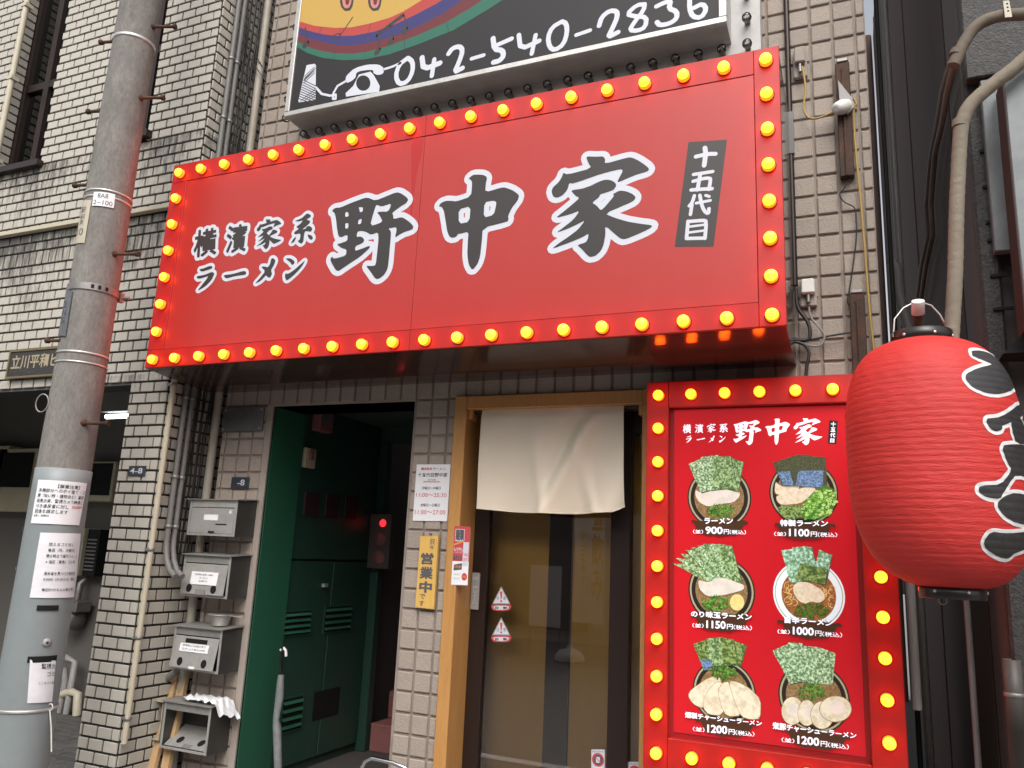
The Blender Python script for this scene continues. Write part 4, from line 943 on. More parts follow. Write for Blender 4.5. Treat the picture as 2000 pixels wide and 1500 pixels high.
# ------------------------------------------------------------------ black upper sign
YU, YUB = .360, .545
us = thing('music_sign', 'black sign with telephone number, music notes and unlit bulbs above the red sign', 'sign', (1.88, YU, 4.2))
ux0, ux1, uz0, uz1 = .477, 3.282, 4.205, 5.6
part(us, 'sign_box', MB().box(ux0+.004, ux1-.004, YU+.004, YUB, uz0+.004, uz1), m_backing)
fx0, fx1, fz0 = ux0+.035, ux1-.04, uz0+.034
part(us, 'trim', MB().bbox(ux0, ux1, YU-.012, YU+.02, uz0, fz0, .003), m_alu); part(us, 'trim', MB().bbox(ux0, fx0, YU-.012, YU+.02, fz0+.001, uz1, .003), m_alu); part(us, 'trim', MB().bbox(fx1, ux1, YU-.012, YU+.02, fz0+.001, uz1, .003), m_alu)
part(us, 'face', MB().box(fx0+.001, fx1-.001, YU, YU+.003, fz0+.001, uz1), M('face_black', (.020, .018, .019), .5, spec=.35))
bx0, bx1, bz0 = ux0-.02, ux1+.145, uz0-.15
part(us, 'backing', MB().box(bx0, bx1, YUB+.001, YW-.008, bz0, uz1), m_backing)
cb = MB().lathe([(.013, 0), (.013, .02), (.022, .035), (.026, .05), (.022, .068), (.010, .076), (0, .077)], (0, 0, 0), 'y', 14).mesh('clear_bulb', m_clear)
sk = MB().lathe([(.015, -.001), (.015, .022), (.006, .03), (.004, .05), (0, .052)], (0, 0, 0), 'y', 10).mesh('socket', M('bulb_socket', (.16, .14, .12), .6))
def clear(x, z):
    o = piece(us, 'clear_bulb', cb, (x, YUB+.001, z)); c = bpy.data.objects.new('socket', sk); COL.objects.link(c); c.parent = o
for i in range(23): clear(.53+i*(3.235-.53)/22, bz0+.098)
for k in range(5): clear(ux1+.082, bz0+.10+k*.155)
for k in range(6): piece(us, 'clear_bulb', cb, (ux0+.030, YU+.035, uz0+.02+k*.135), (0, 0, math.pi/2*-1))
# print
pr = Print(YU-.0005, .0004); G5 = lambda pts: [P2(x/3.571+480, y/3.571, YU) for x, y in pts]; G6 = lambda pts: [P2(x/3.571+1000, y/3.571, YU) for x, y in pts]
m_py, m_pr, m_pb, m_pm, m_pg = [M(n_, c, .5, spec=.3) for n_, c in (('print_ochre', (.52, .33, .08)), ('print_red', (.42, .06, .05)), ('print_blue', (.045, .04, .15)), ('print_maroon', (.14, .03, .035)), ('print_green', (.03, .14, .095)))]
m_pp = M('print_pink', (.55, .2, .16), .4)
YEL = [(378,150),(480,180),(620,195),(740,190),(860,165),(1000,125),(1100,80),(1230,0)]; RED = [(372,190),(440,215),(540,240),(660,252),(760,248),(900,220),(1040,170),(1180,105),(1330,25),(1370,0)]
BLU = [(365,240),(440,268),(560,300),(680,318),(800,310),(940,280),(1100,230),(1230,170),(1400,80),(1510,0)]; MAR = [(360,290),(480,345),(620,372),(740,375),(850,360),(1000,320),(1200,245),(1380,165),(1560,60),(1650,0)]
GRN = [(355,325),(430,370),(540,405),(680,420),(830,415),(1000,380),(1200,310),(1450,210),(1700,60),(1790,0)]
def ext(c, dx=120): return c+[(c[-1][0]+dx*1.4, c[-1][1]-90)]
cs = [ext(c) for c in (YEL, RED, BLU, MAR, GRN)]
pr.poly(G5([(388, -90)]+cs[0]), 0)
for a, b, mi in ((0, 1, 1), (1, 2, 2), (2, 3, 3), (3, 4, 4)): pr.poly(G5(cs[a][::-1]+cs[b]), mi)
pr.up()
for cx in (0, 195):
    pr.poly(G5(smooth_loop([(655+cx, -60), (660+cx, 40), (690+cx, 80), (740+cx, 70), (765+cx, -60)])), 5)
pr.up()
for cx in (0, 195):
    pr.poly(G5(smooth_loop([(672+cx, -60), (676+cx, 35), (695+cx, 62), (730+cx, 50), (750+cx, -60)])), 6)
pr.up()
for cx in (0, 195): pr.poly(G5(smooth_loop([(694+cx, -60), (696+cx, 25), (706+cx, 38), (722+cx, 25), (728+cx, -60)])), 3)
pr.L = 1
def nstroke(pts, w_, mi=5): pr.uni(ribbon(G5(pts), w_, False, 6), mi)
for c in ((418, 312), (918, 360), (1012, 290), (1108, 215)): pr.poly(G5([(c[0]+24*math.cos(a)*.9+8*math.sin(a), c[1]-26*math.sin(a)-8*math.cos(a)) for a in np.linspace(0, 6.28, 17)[:-1]]), 5)
nstroke([(438, 300), (415, 190)], .004); nstroke([(940, 345), (912, 240), (1100, 95), (1132, 205)], .005); nstroke([(1032, 275), (1008, 180)], .004); nstroke([(912, 252), (1100, 110)], .008); nstroke([(665, 240), (747, 120)], .004)
nstroke([(605, 262), (625, 240), (655, 235), (662, 250), (640, 268), (612, 272), (605, 262)], .004)
for (a, b) in (((870, 165), (858, 225)), ((660, 195), (655, 252)), ((525, 190), (515, 240)), ((1385, 85), (1415, 220)), ((1105, 240), (1110, 350)), ((835, 330), (830, 415)), ((625, 300), (612, 410))): nstroke([a, b], .0018)
# telephone, spool and cord
pr.poly(G5(smooth_loop([(695,570),(700,530),(760,475),(850,450),(930,450),(965,475),(960,515),(920,525),(890,510),(890,490),(860,488),(800,495),(770,510),(768,540),(740,565),(710,578)])), 7)
hole = [(820+50*math.cos(a), 580+54*math.sin(a)) for a in np.linspace(0, 6.28, 21)[:-1]]
pr.poly(G5([(790,520),(870,500),(890,520),(905,545),(935,600),(930,640),(700,675),(697,650),(750,600),(775,550)]), 7, [G5(hole)])
pr.poly(G5([(425,455),(480,445),(490,455),(488,690),(478,698),(370,715),(368,700),(402,550)]), 7)
pr.uni([p for l_ in ([(490, 610), (530, 655), (590, 668), (628, 660), (628, 690), (608, 690), (612, 650), (640, 600), (695, 568)], [(965, 483), (1010, 470), (1080, 440)]) for p in ribbon(G5(smooth_loop(l_, 0)), .008, False, 6)], 7)
pr.up()
for k in range(7): nstroke([(410-4*k*0, 545-14*k+30), (480, 470-14*k+40)] if k < 4 else [(405, 560), (486, 478)], .0028)
for k in range(9): nstroke([(404-4*k, 560+16*k), (488, 600+16*k+(4 if k else 0))], .0028)
for k in range(3): nstroke([(380+30*k, 708-5*k), (488, 620+24*k)], .0028)
pr.L = 1
D5 = [([(1130,405),(1070,450),(1045,530),(1070,590),(1130,570),(1165,500),(1165,430),(1130,405)],14),([(1230,402),(1240,485),(1355,440)],16),([(1315,415),(1298,530)],14),([(1415,375),(1440,338),(1490,322),(1515,350),(1490,430),(1455,505),(1512,475)],15),([(1575,410),(1660,385)],12),([(1725,268),(1735,345),(1790,350),(1800,390),(1770,425),(1728,435)],16),([(1740,320),(1855,270)],14)]
D6 = [([(48,245),(60,345),(190,285)],15),([(165,245),(138,375)],14),([(350,150),(280,190),(250,260),(262,330),(300,352),(360,310),(385,230),(380,165),(350,150)],15),([(448,245),(545,212)],13),([(608,180),(625,120),(680,75),(732,78),(735,120),(700,200),(668,262),(740,225)],16),
      ([(925,30),(870,35),(800,100),(860,115),(940,120),(930,190),(880,215),(820,212),(850,160),(920,70),(925,30)],15),([(1008,45),(1060,20),(1110,5),(1092,60),(1150,80),(1150,130),(1100,165),(1030,178),(1012,155)],16),([(1240,-20),(1238,60),(1260,118),(1320,125),(1358,65),(1330,25),(1270,55)],16)]
strokes(pr, D5, (480, 0), 3.571, YU, 7, 1.05); strokes(pr, D6, (1000, 0), 3.571, YU, 7, 1.05)
part(us, 'print', pr.mb, [m_py, m_pr, m_pb, m_pm, m_pg, m_black, m_pp, m_white])

# ------------------------------------------------------------------ lit menu board
YM = .44
mn = thing('menu_board', 'red backlit ramen menu board framed with lit yellow bulbs', 'menu board', (3.4, YM, .6))
bx, bz, sx_, sz_ = 2.926, .668, .157, .1617
mx0, mx1, mz0, mz1 = bx-.062, bx+6*sx_+.066, bz-.072, bz+10*sz_+.070
nx0, nx1, nz0, nz1 = P2(1304.5, 1100, YM)[0], bx+6*sx_-.066, bz+.066, bz+10*sz_-.058
part(mn, 'frame_rail', MB().bbox(mx0, nx0, YM, YM+.16, mz0, mz1, .003), m_red_frame); part(mn, 'frame_rail', MB().bbox(nx1, mx1, YM, YM+.16, mz0, mz1, .003), m_red_frame)
part(mn, 'frame_rail', MB().bbox(nx0+.0008, nx1-.0008, YM, YM+.16, nz1, mz1, .003), m_red_frame); part(mn, 'frame_rail', MB().bbox(nx0+.0008, nx1-.0008, YM, YM+.16, mz0, nz0, .003), m_red_frame)
for i in range(7):
    for k in range(11):
        if i in (0, 6) or k in (0, 10): bulb(mn, bx+i*sx_, YM-.0004, bz+k*sz_, .98)
YP = YM+.032
EK = .40
def L_(name, c): return M(name, c, .3, emit=(c, EK))
m_mred = M('menu_red', (.46, .010, .016), .25, emit=((.55, .010, .018), .25)); m_mlip = M('menu_lip', (.33, .012, .012), .4)
part(mn, 'inner_lip', MB().box(nx0, nx1, YP+.004, YP+.03, nz0, nz1), m_mlip)
px0, pz1 = P2(1317, 801, YP); px1 = nx1-.022; pz0 = nz0+.022
pos = part(mn, 'poster', MB().box(px0, px1, YP, YP+.004, pz0, pz1), m_mred)
m_lw = M('menu_white', (.8, .82, .9), .4, emit=((.82, .84, .95), .42)); m_lk = M('menu_black', (.012, .010, .010), .4)
# heading: the traced characters again, white
SRCQ = {'NO': NO, 'NAKA': NAKA, 'IE': IE}
pr = Print(YP-.0005, .0005); A = lambda p: (p[0]/5.263+1300, p[1]/5.263+780)
def tr_px(polys, quad, mi, grow=0.):
    q = remap(polys, None, quad); traced(pr, q, (0, 0), 1.0, YP, mi, 1, grow)
qa = lambda *pts: [A(p) for p in pts]
tr_px(NO, qa((690, 205), (985, 215), (980, 470), (700, 470)), 0); tr_px(NAKA, qa((1015, 200), (1280, 195), (1270, 470), (1040, 470)), 0); tr_px(IE, qa((1310, 195), (1600, 195), (1615, 470), (1330, 470)), 0)
B_ = lambda u, v: P2(u, v, YP)
def ptext(s, quad_px, mi, bold=0., gap=0.): put_text(pr, s, [B_(*A(p)) for p in quad_px], mi, bold, gap)
ptext('横', ((178, 258), (262, 255), (262, 348), (176, 348)), 0, .03); ptext('濱', ((302, 255), (388, 252), (386, 345), (302, 346)), 0, .02); ptext('系', ((553, 250), (642, 248), (640, 340), (553, 341)), 0, .03)
tr_px(IE, qa((424, 252), (520, 250), (520, 342), (426, 343)), 0)
tr_px(RA, qa((205, 375), (270, 372), (270, 448), (208, 450)), 0); tr_px(BA, qa((318, 398), (405, 395), (405, 420), (318, 422)), 0); tr_px(ME, qa((440, 372), (505, 372), (505, 445), (440, 446)), 0); tr_px(NN, qa((552, 375), (620, 375), (618, 445), (550, 445)), 0)
pr.poly([B_(*A(p)) for p in ((1682, 213), (1772, 220), (1755, 463), (1667, 455))], 1); pr.up()
ptext('十五代目'[0], ((1700, 230), (1752, 233), (1748, 282), (1698, 280)), 0, .04); ptext('五', ((1697, 288), (1748, 291), (1745, 335), (1695, 333)), 0, .04); ptext('代', ((1693, 342), (1746, 345), (1743, 392), (1690, 390)), 0, .03); ptext('目', ((1694, 402), (1736, 404), (1733, 446), (1690, 444)), 0, .03)
part(pos, 'heading', pr.mb, [m_lw, m_lk])
# dishes
def LN_(name, c, c2, sc, amt=.9, k=.38, sc2=None):
    m = M(name, c, .4, noise=[(sc, amt, c2)]); n = m.node_tree.nodes; l = m.node_tree.links; p = n['Principled BSDF']
    for q in n:
        if q.type == 'VALTORGB': q.color_ramp.elements[0].position = .44; q.color_ramp.elements[1].position = .60
    l.new(p.inputs['Base Color'].links[0].from_socket, p.inputs['Emission Color']); p.inputs['Emission Strength'].default_value = k; return m
m_nori = [LN_('nori_a', (.05, .11, .03), (.36, .50, .24), 95, .95), LN_('nori_b', (.07, .15, .06), (.50, .66, .42), 105, .95), LN_('nori_c', (.04, .08, .015), (.26, .36, .11), 95, .95), LN_('nori_d', (.03, .035, .015), (.09, .10, .045), 150, .8), LN_('nori_blue', (.06, .10, .14), (.16, .27, .50), 110, .95), LN_('nori_teal', (.10, .20, .10), (.42, .66, .52), 75, .95)]
m_bowl = L_('bowl_black', (.018, .013, .012)); m_rim = L_('bowl_rim', (.30, .29, .17)); m_broth = LN_('broth', (.16, .09, .03), (.27, .19, .09), 120); m_broth2 = LN_('broth_red', (.20, .06, .015), (.33, .15, .05), 120)
m_meat = LN_('chicken', (.62, .54, .48), (.46, .46, .40), 22, .8); m_pork = LN_('pork', (.62, .53, .40), (.46, .38, .25), 60, .7); m_pedge = L_('pork_edge', (.23, .12, .04)); m_meat2 = LN_('smoked_pork', (.60, .57, .43), (.44, .38, .25), 26, .8)
m_leaf = [L_('leaf_a', (.02, .07, .012)), L_('leaf_b', (.05, .15, .02)), L_('leaf_c', (.12, .30, .04)), L_('leaf_d', (.36, .55, .16))]
m_egg = LN_('egg', (.66, .52, .20), (.55, .40, .12), 60, .6); m_bowlw = L_('bowl_white', (.62, .70, .74)); m_noodle = L_('noodle', (.55, .36, .13)); m_swash = L_('brush_brown', (.05, .022, .010))
DM = m_nori+[m_bowl, m_rim, m_broth, m_broth2, m_meat, m_pork, m_pedge, m_meat2]+m_leaf+[m_egg, m_bowlw, m_noodle, m_swash, m_lw, m_lk]
IX = {m: i for i, m in enumerate(DM)}
def dish(conv, name_txt, name_q, price, price_q, build, swash):
    pr = Print(YP-.0005, .0004); rs = random.Random(len(name_txt)+price)
    C_ = lambda p: B_(*conv(p)); Qd = lambda pts: [C_(p) for p in pts]
    def rr(p):                                   # length of one zoom pixel
        a, b = C_(p), C_((p[0]+100, p[1])); return (b[0]-a[0])/100
    def disc(c, r, m, sq=1.): k = rr(c); q = C_(c); pr.disc(q, r*k, r*k*sq, IX[m], 40)
    def poly(pts, m, sm=0):
        if m in m_nori and len(pts) == 4:          # shadow printed as a dark offset copy, and a wavy outline on each seaweed sheet
            c_ = np.mean(pts, 0); pr.poly(Qd([tuple(c_+(np.array(q)-c_)*1.03+np.array([5, 3])) for q in pts]), IX[m_nori[3]]); pr.L += .15
            w_ = []
            for a, b in zip(pts, pts[1:]+pts[:1]):
                for t_ in (0, .2, .4, .6, .8): w_.append((a[0]*(1-t_)+b[0]*t_+rs.uniform(-4, 4), a[1]*(1-t_)+b[1]*t_+rs.uniform(-4, 4)))
            pts = w_
        pr.poly(Qd(smooth_loop(pts, sm) if sm else pts), IX[m])
    def leaves(c, rx, ry, n_, ms, ln=26, wd=7):
        for _ in range(n_):
            a = rs.uniform(0, 6.28); q = math.sqrt(rs.random()); x, y = c[0]+rx*q*math.cos(a), c[1]+ry*q*math.sin(a); b = rs.uniform(-1.2, 1.2)+1.57*(rs.random() < .5); l = ln*rs.uniform(.5, 1.2); w_ = wd*rs.uniform(.6, 1.2)
            dx, dy = math.cos(b)*l, math.sin(b)*l; nx_, ny_ = -math.sin(b)*w_, math.cos(b)*w_
            pr.L += .02; poly([(x-dx, y-dy), (x+nx_, y+ny_), (x+dx, y+dy), (x-nx_, y-ny_)], rs.choice(ms))
        pr.up()
    def rings(poly_, n_, ms):
        for _ in range(n_):
            for _t in range(30):
                x = rs.uniform(min(q[0] for q in poly_), max(q[0] for q in poly_)); y = rs.uniform(min(q[1] for q in poly_), max(q[1] for q in poly_))
                if inside((x, y), poly_): break
            pr.L += .02; r = rs.uniform(10, 21); poly([(x+r*math.cos(a)*1.1, y+r*.8*math.sin(a)) for a in np.linspace(0, 6.28, 8)[:-1]], rs.choice(ms))
            pr.L += .02
            if rs.random() < .5: poly([(x+r*.45*math.cos(a), y+r*.35*math.sin(a)) for a in np.linspace(0, 6.28, 6)[:-1]], m_leaf[1])
        pr.up()
    build(pr, disc, poly, leaves, rings)
    pr.up(); sx0, sy0, sx1, sy1, dy = swash; pts = []
    n_ = 16
    for i in range(n_+1): pts.append((sx0+(sx1-sx0)*i/n_+rs.uniform(-8, 8), sy0+dy*i/n_+rs.uniform(-14, 10)))
    for i in range(n_+1): f_ = 1-i/n_; e_ = math.sin(math.pi*min(1, max(0, (f_-.08)/.84))); pts.append((sx0+(sx1-sx0)*f_+rs.uniform(-8, 8), sy0+dy*f_+30+(sy1-sy0-30)*max(0, e_)**.3+rs.uniform(-12, 12)))
    poly(pts, m_swash); pr.up()
    for s, q, bd, gp in ((name_txt, name_q, .075, .0), (price[0] if isinstance(price, tuple) else '', None, 0, 0)):
        if q: put_text(pr, s, Qd(q), IX[m_lk], bd, gp)
    pr.up(); put_text(pr, name_txt, Qd(name_q), IX[m_lw], .035); 
    (x0, y0), (x1, y1), h = price_q; dxx, dyy = x1-x0, y1-y0
    def seg(s, a, b, hh, bd):
        q = [(x0+dxx*a, y0+dyy*a-hh), (x0+dxx*b, y0+dyy*b-hh), (x0+dxx*b, y0+dyy*b), (x0+dxx*a, y0+dyy*a)]; put_text(pr, s, Qd(q), IX[m_lw], bd)
    seg('（並）', 0, .19, h*.55, .012); seg(str(price), .235, .56, h, .03); seg('円', .58, .68, h*.68, .015); seg('（税込）', .69, 1, h*.6, .012)
    part(pos, 'dish_print', pr.mb, DM)
def black_bowl(disc, c, r, pr, m=m_broth):
    disc(c, r, m_bowl); pr.up(); disc(c, r*.955, m_rim); pr.up(); disc(c, r*.90, m_bowl); pr.up(); disc(c, r*.78, m); pr.up()
def d1(pr, disc, poly, leaves, rings):
    black_bowl(disc, (548, 1010), 330, pr)
    poly([(305,930),(360,960),(480,925),(520,905),(740,945),(765,960),(760,1000),(700,1060),(560,1075),(440,1105),(350,1060),(310,1000)], m_meat, 1); pr.up()
    for pts, m in (([(235,665),(370,605),(480,930),(365,960)], m_nori[1]), ([(365,595),(540,570),(600,920),(420,940)], m_nori[1]), ([(660,600),(800,645),(745,950),(560,900)], m_nori[0]), ([(500,590),(668,585),(740,930),(480,905)], m_nori[0])): poly(pts, m); pr.up()
    leaves((570, 1150), 140, 75, 130, m_leaf[:3])
def d2(pr, disc, poly, leaves, rings):
    black_bowl(disc, (1415, 960), 358, pr, m_broth)
    P_ = [(1130,850),(1180,900),(1250,900),(1380,895),(1360,950),(1200,1000),(1120,970)]; poly(P_, m_pedge); pr.up(); poly([(x, y-8) for x, y in P_], m_pork, 1); pr.up()
    P_ = [(1140,1000),(1300,960),(1450,905),(1560,920),(1480,1010),(1390,1080),(1200,1095),(1150,1060)]; poly(P_, m_pedge, 1); pr.up(); poly([(x-4, y-9) for x, y in P_], m_pork, 1); pr.up()
    for i, (a, b) in enumerate(((1105, 645), (1170, 620), (1230, 600), (1290, 585), (1340, 570), (1480, 590))):
        poly([(a, b), (a+160, b+6), (a+175, 880), (a+90-i*12, 880)], m_nori[3]); pr.up()
    poly([(1150,745),(1280,740),(1320,890),(1210,890)], m_nori[4]); poly([(1370,740),(1630,730),(1610,905),(1330,890)], m_nori[4]); pr.up()
    G_ = [(1400,1080),(1560,930),(1640,880),(1740,930),(1755,1050),(1690,1180),(1560,1235),(1400,1230)]; poly(G_, m_leaf[1], 1); pr.up(); rings(G_, 150, [m_leaf[2], m_leaf[3], m_leaf[3]])
    poly([(1150,1100),(1390,1080),(1400,1220),(1260,1240),(1170,1180)], m_nori[2], 1)
def d3(pr, disc, poly, leaves, rings):
    black_bowl(disc, (543, 520), 328, pr)
    for i in range(9):
        a = -1.02+i*.155; cx, cy = 470, 450; L = 395; w_ = 120; dx, dy = math.sin(a), -math.cos(a)
        poly([(cx-30+i*22, cy), (cx+dx*L-w_*.55, cy+dy*L+8), (cx+dx*L+w_*.75, cy+dy*L+14), (cx+70+i*26, cy-10)], m_nori[1] if i % 2 else m_nori[0]); pr.up()
    poly([(320,410),(420,440),(500,395),(560,392),(660,425),(768,460),(765,510),(640,545),(500,575),(400,570),(330,500)], m_meat, 1); pr.up()
    leaves((490, 640), 140, 75, 120, m_leaf[:3])
    poly([(700+70*math.cos(a), 632+80*math.sin(a)) for a in np.linspace(0, 6.28, 22)[:-1]], m_egg)
def d4(pr, disc, poly, leaves, rings):
    disc((1395, 555), 352, m_bowlw); pr.up(); disc((1395, 555), 335, m_rim); pr.up(); disc((1395, 555), 326, m_bowlw); pr.up(); disc((1395, 560), 268, m_broth2); pr.up()
    for pts, m in (([(1130,125),(1250,110),(1330,440),(1215,440)], m_nori[5]), ([(1235,95),(1380,90),(1440,430),(1290,420)], m_nori[5]), ([(1500,120),(1625,170),(1560,470),(1420,420)], m_nori[5]), ([(1340,85),(1430,95),(1500,430),(1300,420)], m_nori[5]), ([(1310,250),(1580,310),(1555,460),(1275,400)], m_nori[2])): poly(pts, m); pr.up()
    rs = random.Random(4)
    for k in range(40):
        cx, cy = (rs.uniform(1165, 1270), rs.uniform(450, 640)) if k % 2 else (rs.uniform(1540, 1640), rs.uniform(480, 690)); r = rs.uniform(18, 40); a0 = rs.uniform(0, 6)
        o_ = [(cx+r*math.cos(a0+a), cy+r*math.sin(a0+a)) for a in np.linspace(0, 2.4, 7)]; i_ = [(cx+(r-7)*math.cos(a0+a), cy+(r-7)*math.sin(a0+a)) for a in np.linspace(2.4, 0, 7)]; pr.L += .02; poly(o_+i_, m_noodle)
    pr.up(); poly([(1245,470),(1300,430),(1400,435),(1540,520),(1560,600),(1500,640),(1420,620),(1370,650),(1300,620),(1250,540)], m_pork, 1); pr.up()
    leaves((1420, 715), 170, 75, 140, m_leaf[:2])
def d5(pr, disc, poly, leaves, rings):
    black_bowl(disc, (570, 610), 312, pr)
    for pts, m in (([(270,140),(420,90),(540,400),(370,390)], m_nori[2]), ([(640,100),(790,150),(735,350),(560,330)], m_nori[2]), ([(400,85),(560,72),(640,340),(430,360)], m_nori[0]), ([(540,78),(665,92),(700,330),(560,330)], m_nori[2])): poly(pts, m); pr.up()
    poly([(340,300),(430,280),(460,350),(380,395)], m_nori[4]); pr.up()
    for P_ in ([(215,640),(250,580),(440,450),(560,470),(520,560),(420,690),(360,775),(260,720)], [(365,690),(420,580),(500,500),(560,510),(600,640),(560,840),(420,830),(370,770)], [(510,590),(560,510),(620,500),(700,640),(750,840),(600,850),(540,740)], [(610,490),(700,500),(830,570),(935,680),(930,870),(840,880),(740,850),(680,720)]):
        poly(P_, m_pedge, 1); pr.up(); c_ = np.mean(P_, 0); poly([tuple(c_+(np.array(q)-c_)*.965) for q in P_], m_meat2, 1); pr.up()
    leaves((570, 420), 120, 70, 110, m_leaf[:3])
def d6(pr, disc, poly, leaves, rings):
    black_bowl(disc, (1445, 660), 352, pr)
    for pts, m in (([(1045,205),(1210,130),(1370,500),(1215,530)], m_nori[1]), ([(1200,125),(1330,130),(1450,520),(1270,500)], m_nori[1]), ([(1280,150),(1500,170),(1660,230),(1630,535),(1400,520),(1330,430)], m_nori[1])): poly(pts, m); pr.up()
    leaves((1420, 610), 130, 85, 120, m_leaf[:3])
    for cx, cy, rx, ry in ((1240, 790, 110, 140), (1380, 810, 90, 130), (1530, 830, 115, 140), (1660, 770, 160, 130)):
        E_ = [(cx+rx*math.cos(a), cy+ry*math.sin(a)) for a in np.linspace(0, 6.28, 25)[:-1]]; poly(E_, m_pedge); pr.up(); poly([(cx+rx*.96*math.cos(a), cy+ry*.96*math.sin(a)) for a in np.linspace(0, 6.28, 25)[:-1]], m_meat2); pr.up(); poly([(cx+15+rx*.5*math.cos(a), cy-10+ry*.5*math.sin(a)) for a in np.linspace(0, 6.28, 17)[:-1]], m_meat); pr.up()
cA = lambda p: (p[0]/5.263+1300, p[1]/5.263+780); cB = lambda p: (p[0]/5+1300, p[1]/5+1050); cC = lambda p: (p[0]/5+1300, p[1]/5+1230)
dish(cA, 'ラーメン', ((400, 1220), (695, 1218), (695, 1282), (400, 1280)), 900, ((285, 1380), (828, 1390), 75), d1, (262, 1240, 845, 1400, 10))
dish(cA, '特製ラーメン', ((1180, 1238), (1670, 1242), (1668, 1312), (1180, 1305)), 1100, ((1118, 1405), (1765, 1418), 78), d2, (1118, 1265, 1745, 1432, 18))
dish(cB, 'のり味玉ラーメン', ((250, 712), (845, 742), (842, 808), (252, 772)), 1150, ((265, 875), (845, 905), 75), d3, (255, 740, 845, 905, 25))
dish(cB, '旨辛ラーメン', ((1160, 765), (1635, 795), (1632, 868), (1160, 832)), 1000, ((1095, 935), (1725, 975), 78), d4, (1095, 800, 1715, 965, 40))
dish(cC, '燻製チャーシューラーメン', ((193, 795), (945, 885), (940, 940), (195, 855)), 1200, ((270, 985), (870, 1040), 78), d5, (300, 850, 900, 1010, 60))
dish(cC, '煮豚チャーシューラーメン', ((1045, 895), (1865, 1000), (1860, 1062), (1048, 965)), 1200, ((1135, 1090), (1790, 1165), 80), d6, (1160, 960, 1800, 1125, 75))

# ------------------------------------------------------------------ red paper lantern
LC = np.array([4.048, -.092, 1.898]); LR, LH, LP = .287, .448, 3.0
def lrad(z): t_ = min(abs(z)/LH, 1); return LR*max(0, 1-t_**LP)**(1/LP)
def lrib(z): return lrad(z)+.0014*(abs(math.sin(math.pi*(z+.004*math.sin(17*z)+.002*math.sin(53*z))/.0235))**.7-.5)
def lsx(z): return .16*z*z if z < 0 else -.03*z            # it has sagged a little out of round
ZT, ZBt = .4405, -.4405
la = thing('paper_lantern', 'large red paper lantern with black brush characters hanging beside the menu board', 'lantern', tuple(LC+np.array([0, 0, ZBt-.04])))
lm_ = M('lantern_red', (.55, .027, .023), .62, noise=[(3, .4, (.42, .02, .018)), (25, .25, (.58, .045, .036))], bump=[(9, .65), (26, .6), (70, .4)], stretch=(1, 1, 5.0))
lmb = MB(); nth = 96; vs = []; zs_ = np.linspace(ZBt, ZT, 290)
for z in zs_:
    for k in range(nth):
        q = 2*math.pi*k/nth; r = lrib(z)+.0016*math.sin(5*q+9*z)+.0010*math.sin(23*q+60*z)*math.sin(40*z+3*q)
        vs.append((LC[0]+lsx(z)+r*math.cos(q), LC[1]+r*math.sin(q), LC[2]+z))
lmb.add(vs, [(i*nth+k, i*nth+(k+1) % nth, (i+1)*nth+(k+1) % nth, (i+1)*nth+k) for i in range(len(zs_)-1) for k in range(nth)], 0, True)
part(la, 'body', lmb, lm_)
rt = lrad(ZT)-.004
part(la, 'rim_ring', MB().lathe([(rt, ZT-.006), (rt+.004, ZT-.004), (rt+.004, ZT+.038), (rt, ZT+.040), (rt-.012, ZT+.038), (rt-.012, ZT-.004)], (LC[0]+lsx(ZT), LC[1], LC[2]), n=40), m_ring)
part(la, 'rim_ring', MB().lathe([(rt-.02, ZBt-.040), (rt+.002, ZBt-.040), (rt+.004, ZBt-.036), (rt+.004, ZBt+.004), (rt, ZBt+.006)], (LC[0]+lsx(ZBt), LC[1], LC[2]), n=40).lathe([(rt-.02, ZBt-.036), (0, ZBt-.036)], (LC[0]+lsx(ZBt), LC[1], LC[2]), n=40), m_ring)
for q in (-2.2, -1.2, -.3, 2, 3): 
    for z in (ZT+.015, ZBt-.014):
        c = LC+np.array([(rt+.004)*math.cos(q)+lsx(z), (rt+.004)*math.sin(q), z]); d = np.array([math.cos(q), math.sin(q), 0]); part(la, 'rivet', MB().tube([c, c+d*.003, c+d*.0032], [.006, .005, .0005], 8), m_steel)
hw = [LC+np.array([lsx(ZT)+sx__*rt*1.0*RT[0], sx__*rt*RT[1], ZT+.03+hz]) for sx__, hz in ((-1.03, -.01), (-.95, .06), (-.6, .105), (-.2, .128), (.1, .13), (.45, .12), (.75, .085), (1.0, .03), (1.05, -.01))]
part(la, 'wire_handle', MB().tube(hw, .0032, 6), m_steel)
part(la, 'hook', MB().tube([LC+np.array([.012*math.cos(a), 0, ZBt-.046+.014*math.sin(a)]) for a in np.linspace(0, 6.28, 14)], .003, 6), m_iron)
def lan_hit(u, v):
    d = ray(u, v); o = CAM-LC; best = None
    ts = np.linspace(2.0, 3.6, 3200); P_ = o[None]+ts[:, None]*d[None]; P_[:, 0] -= np.array([lsx(z) for z in P_[:, 2]]); rr_ = np.hypot(P_[:, 0], P_[:, 1]); lr_ = np.array([lrad(z) if abs(z) < LH else 0 for z in P_[:, 2]])
    i = np.argmax(rr_ < lr_) if (rr_ < lr_).any() else np.argmin(rr_-lr_)
    return math.atan2(P_[i, 1], P_[i, 0]), P_[i, 2]
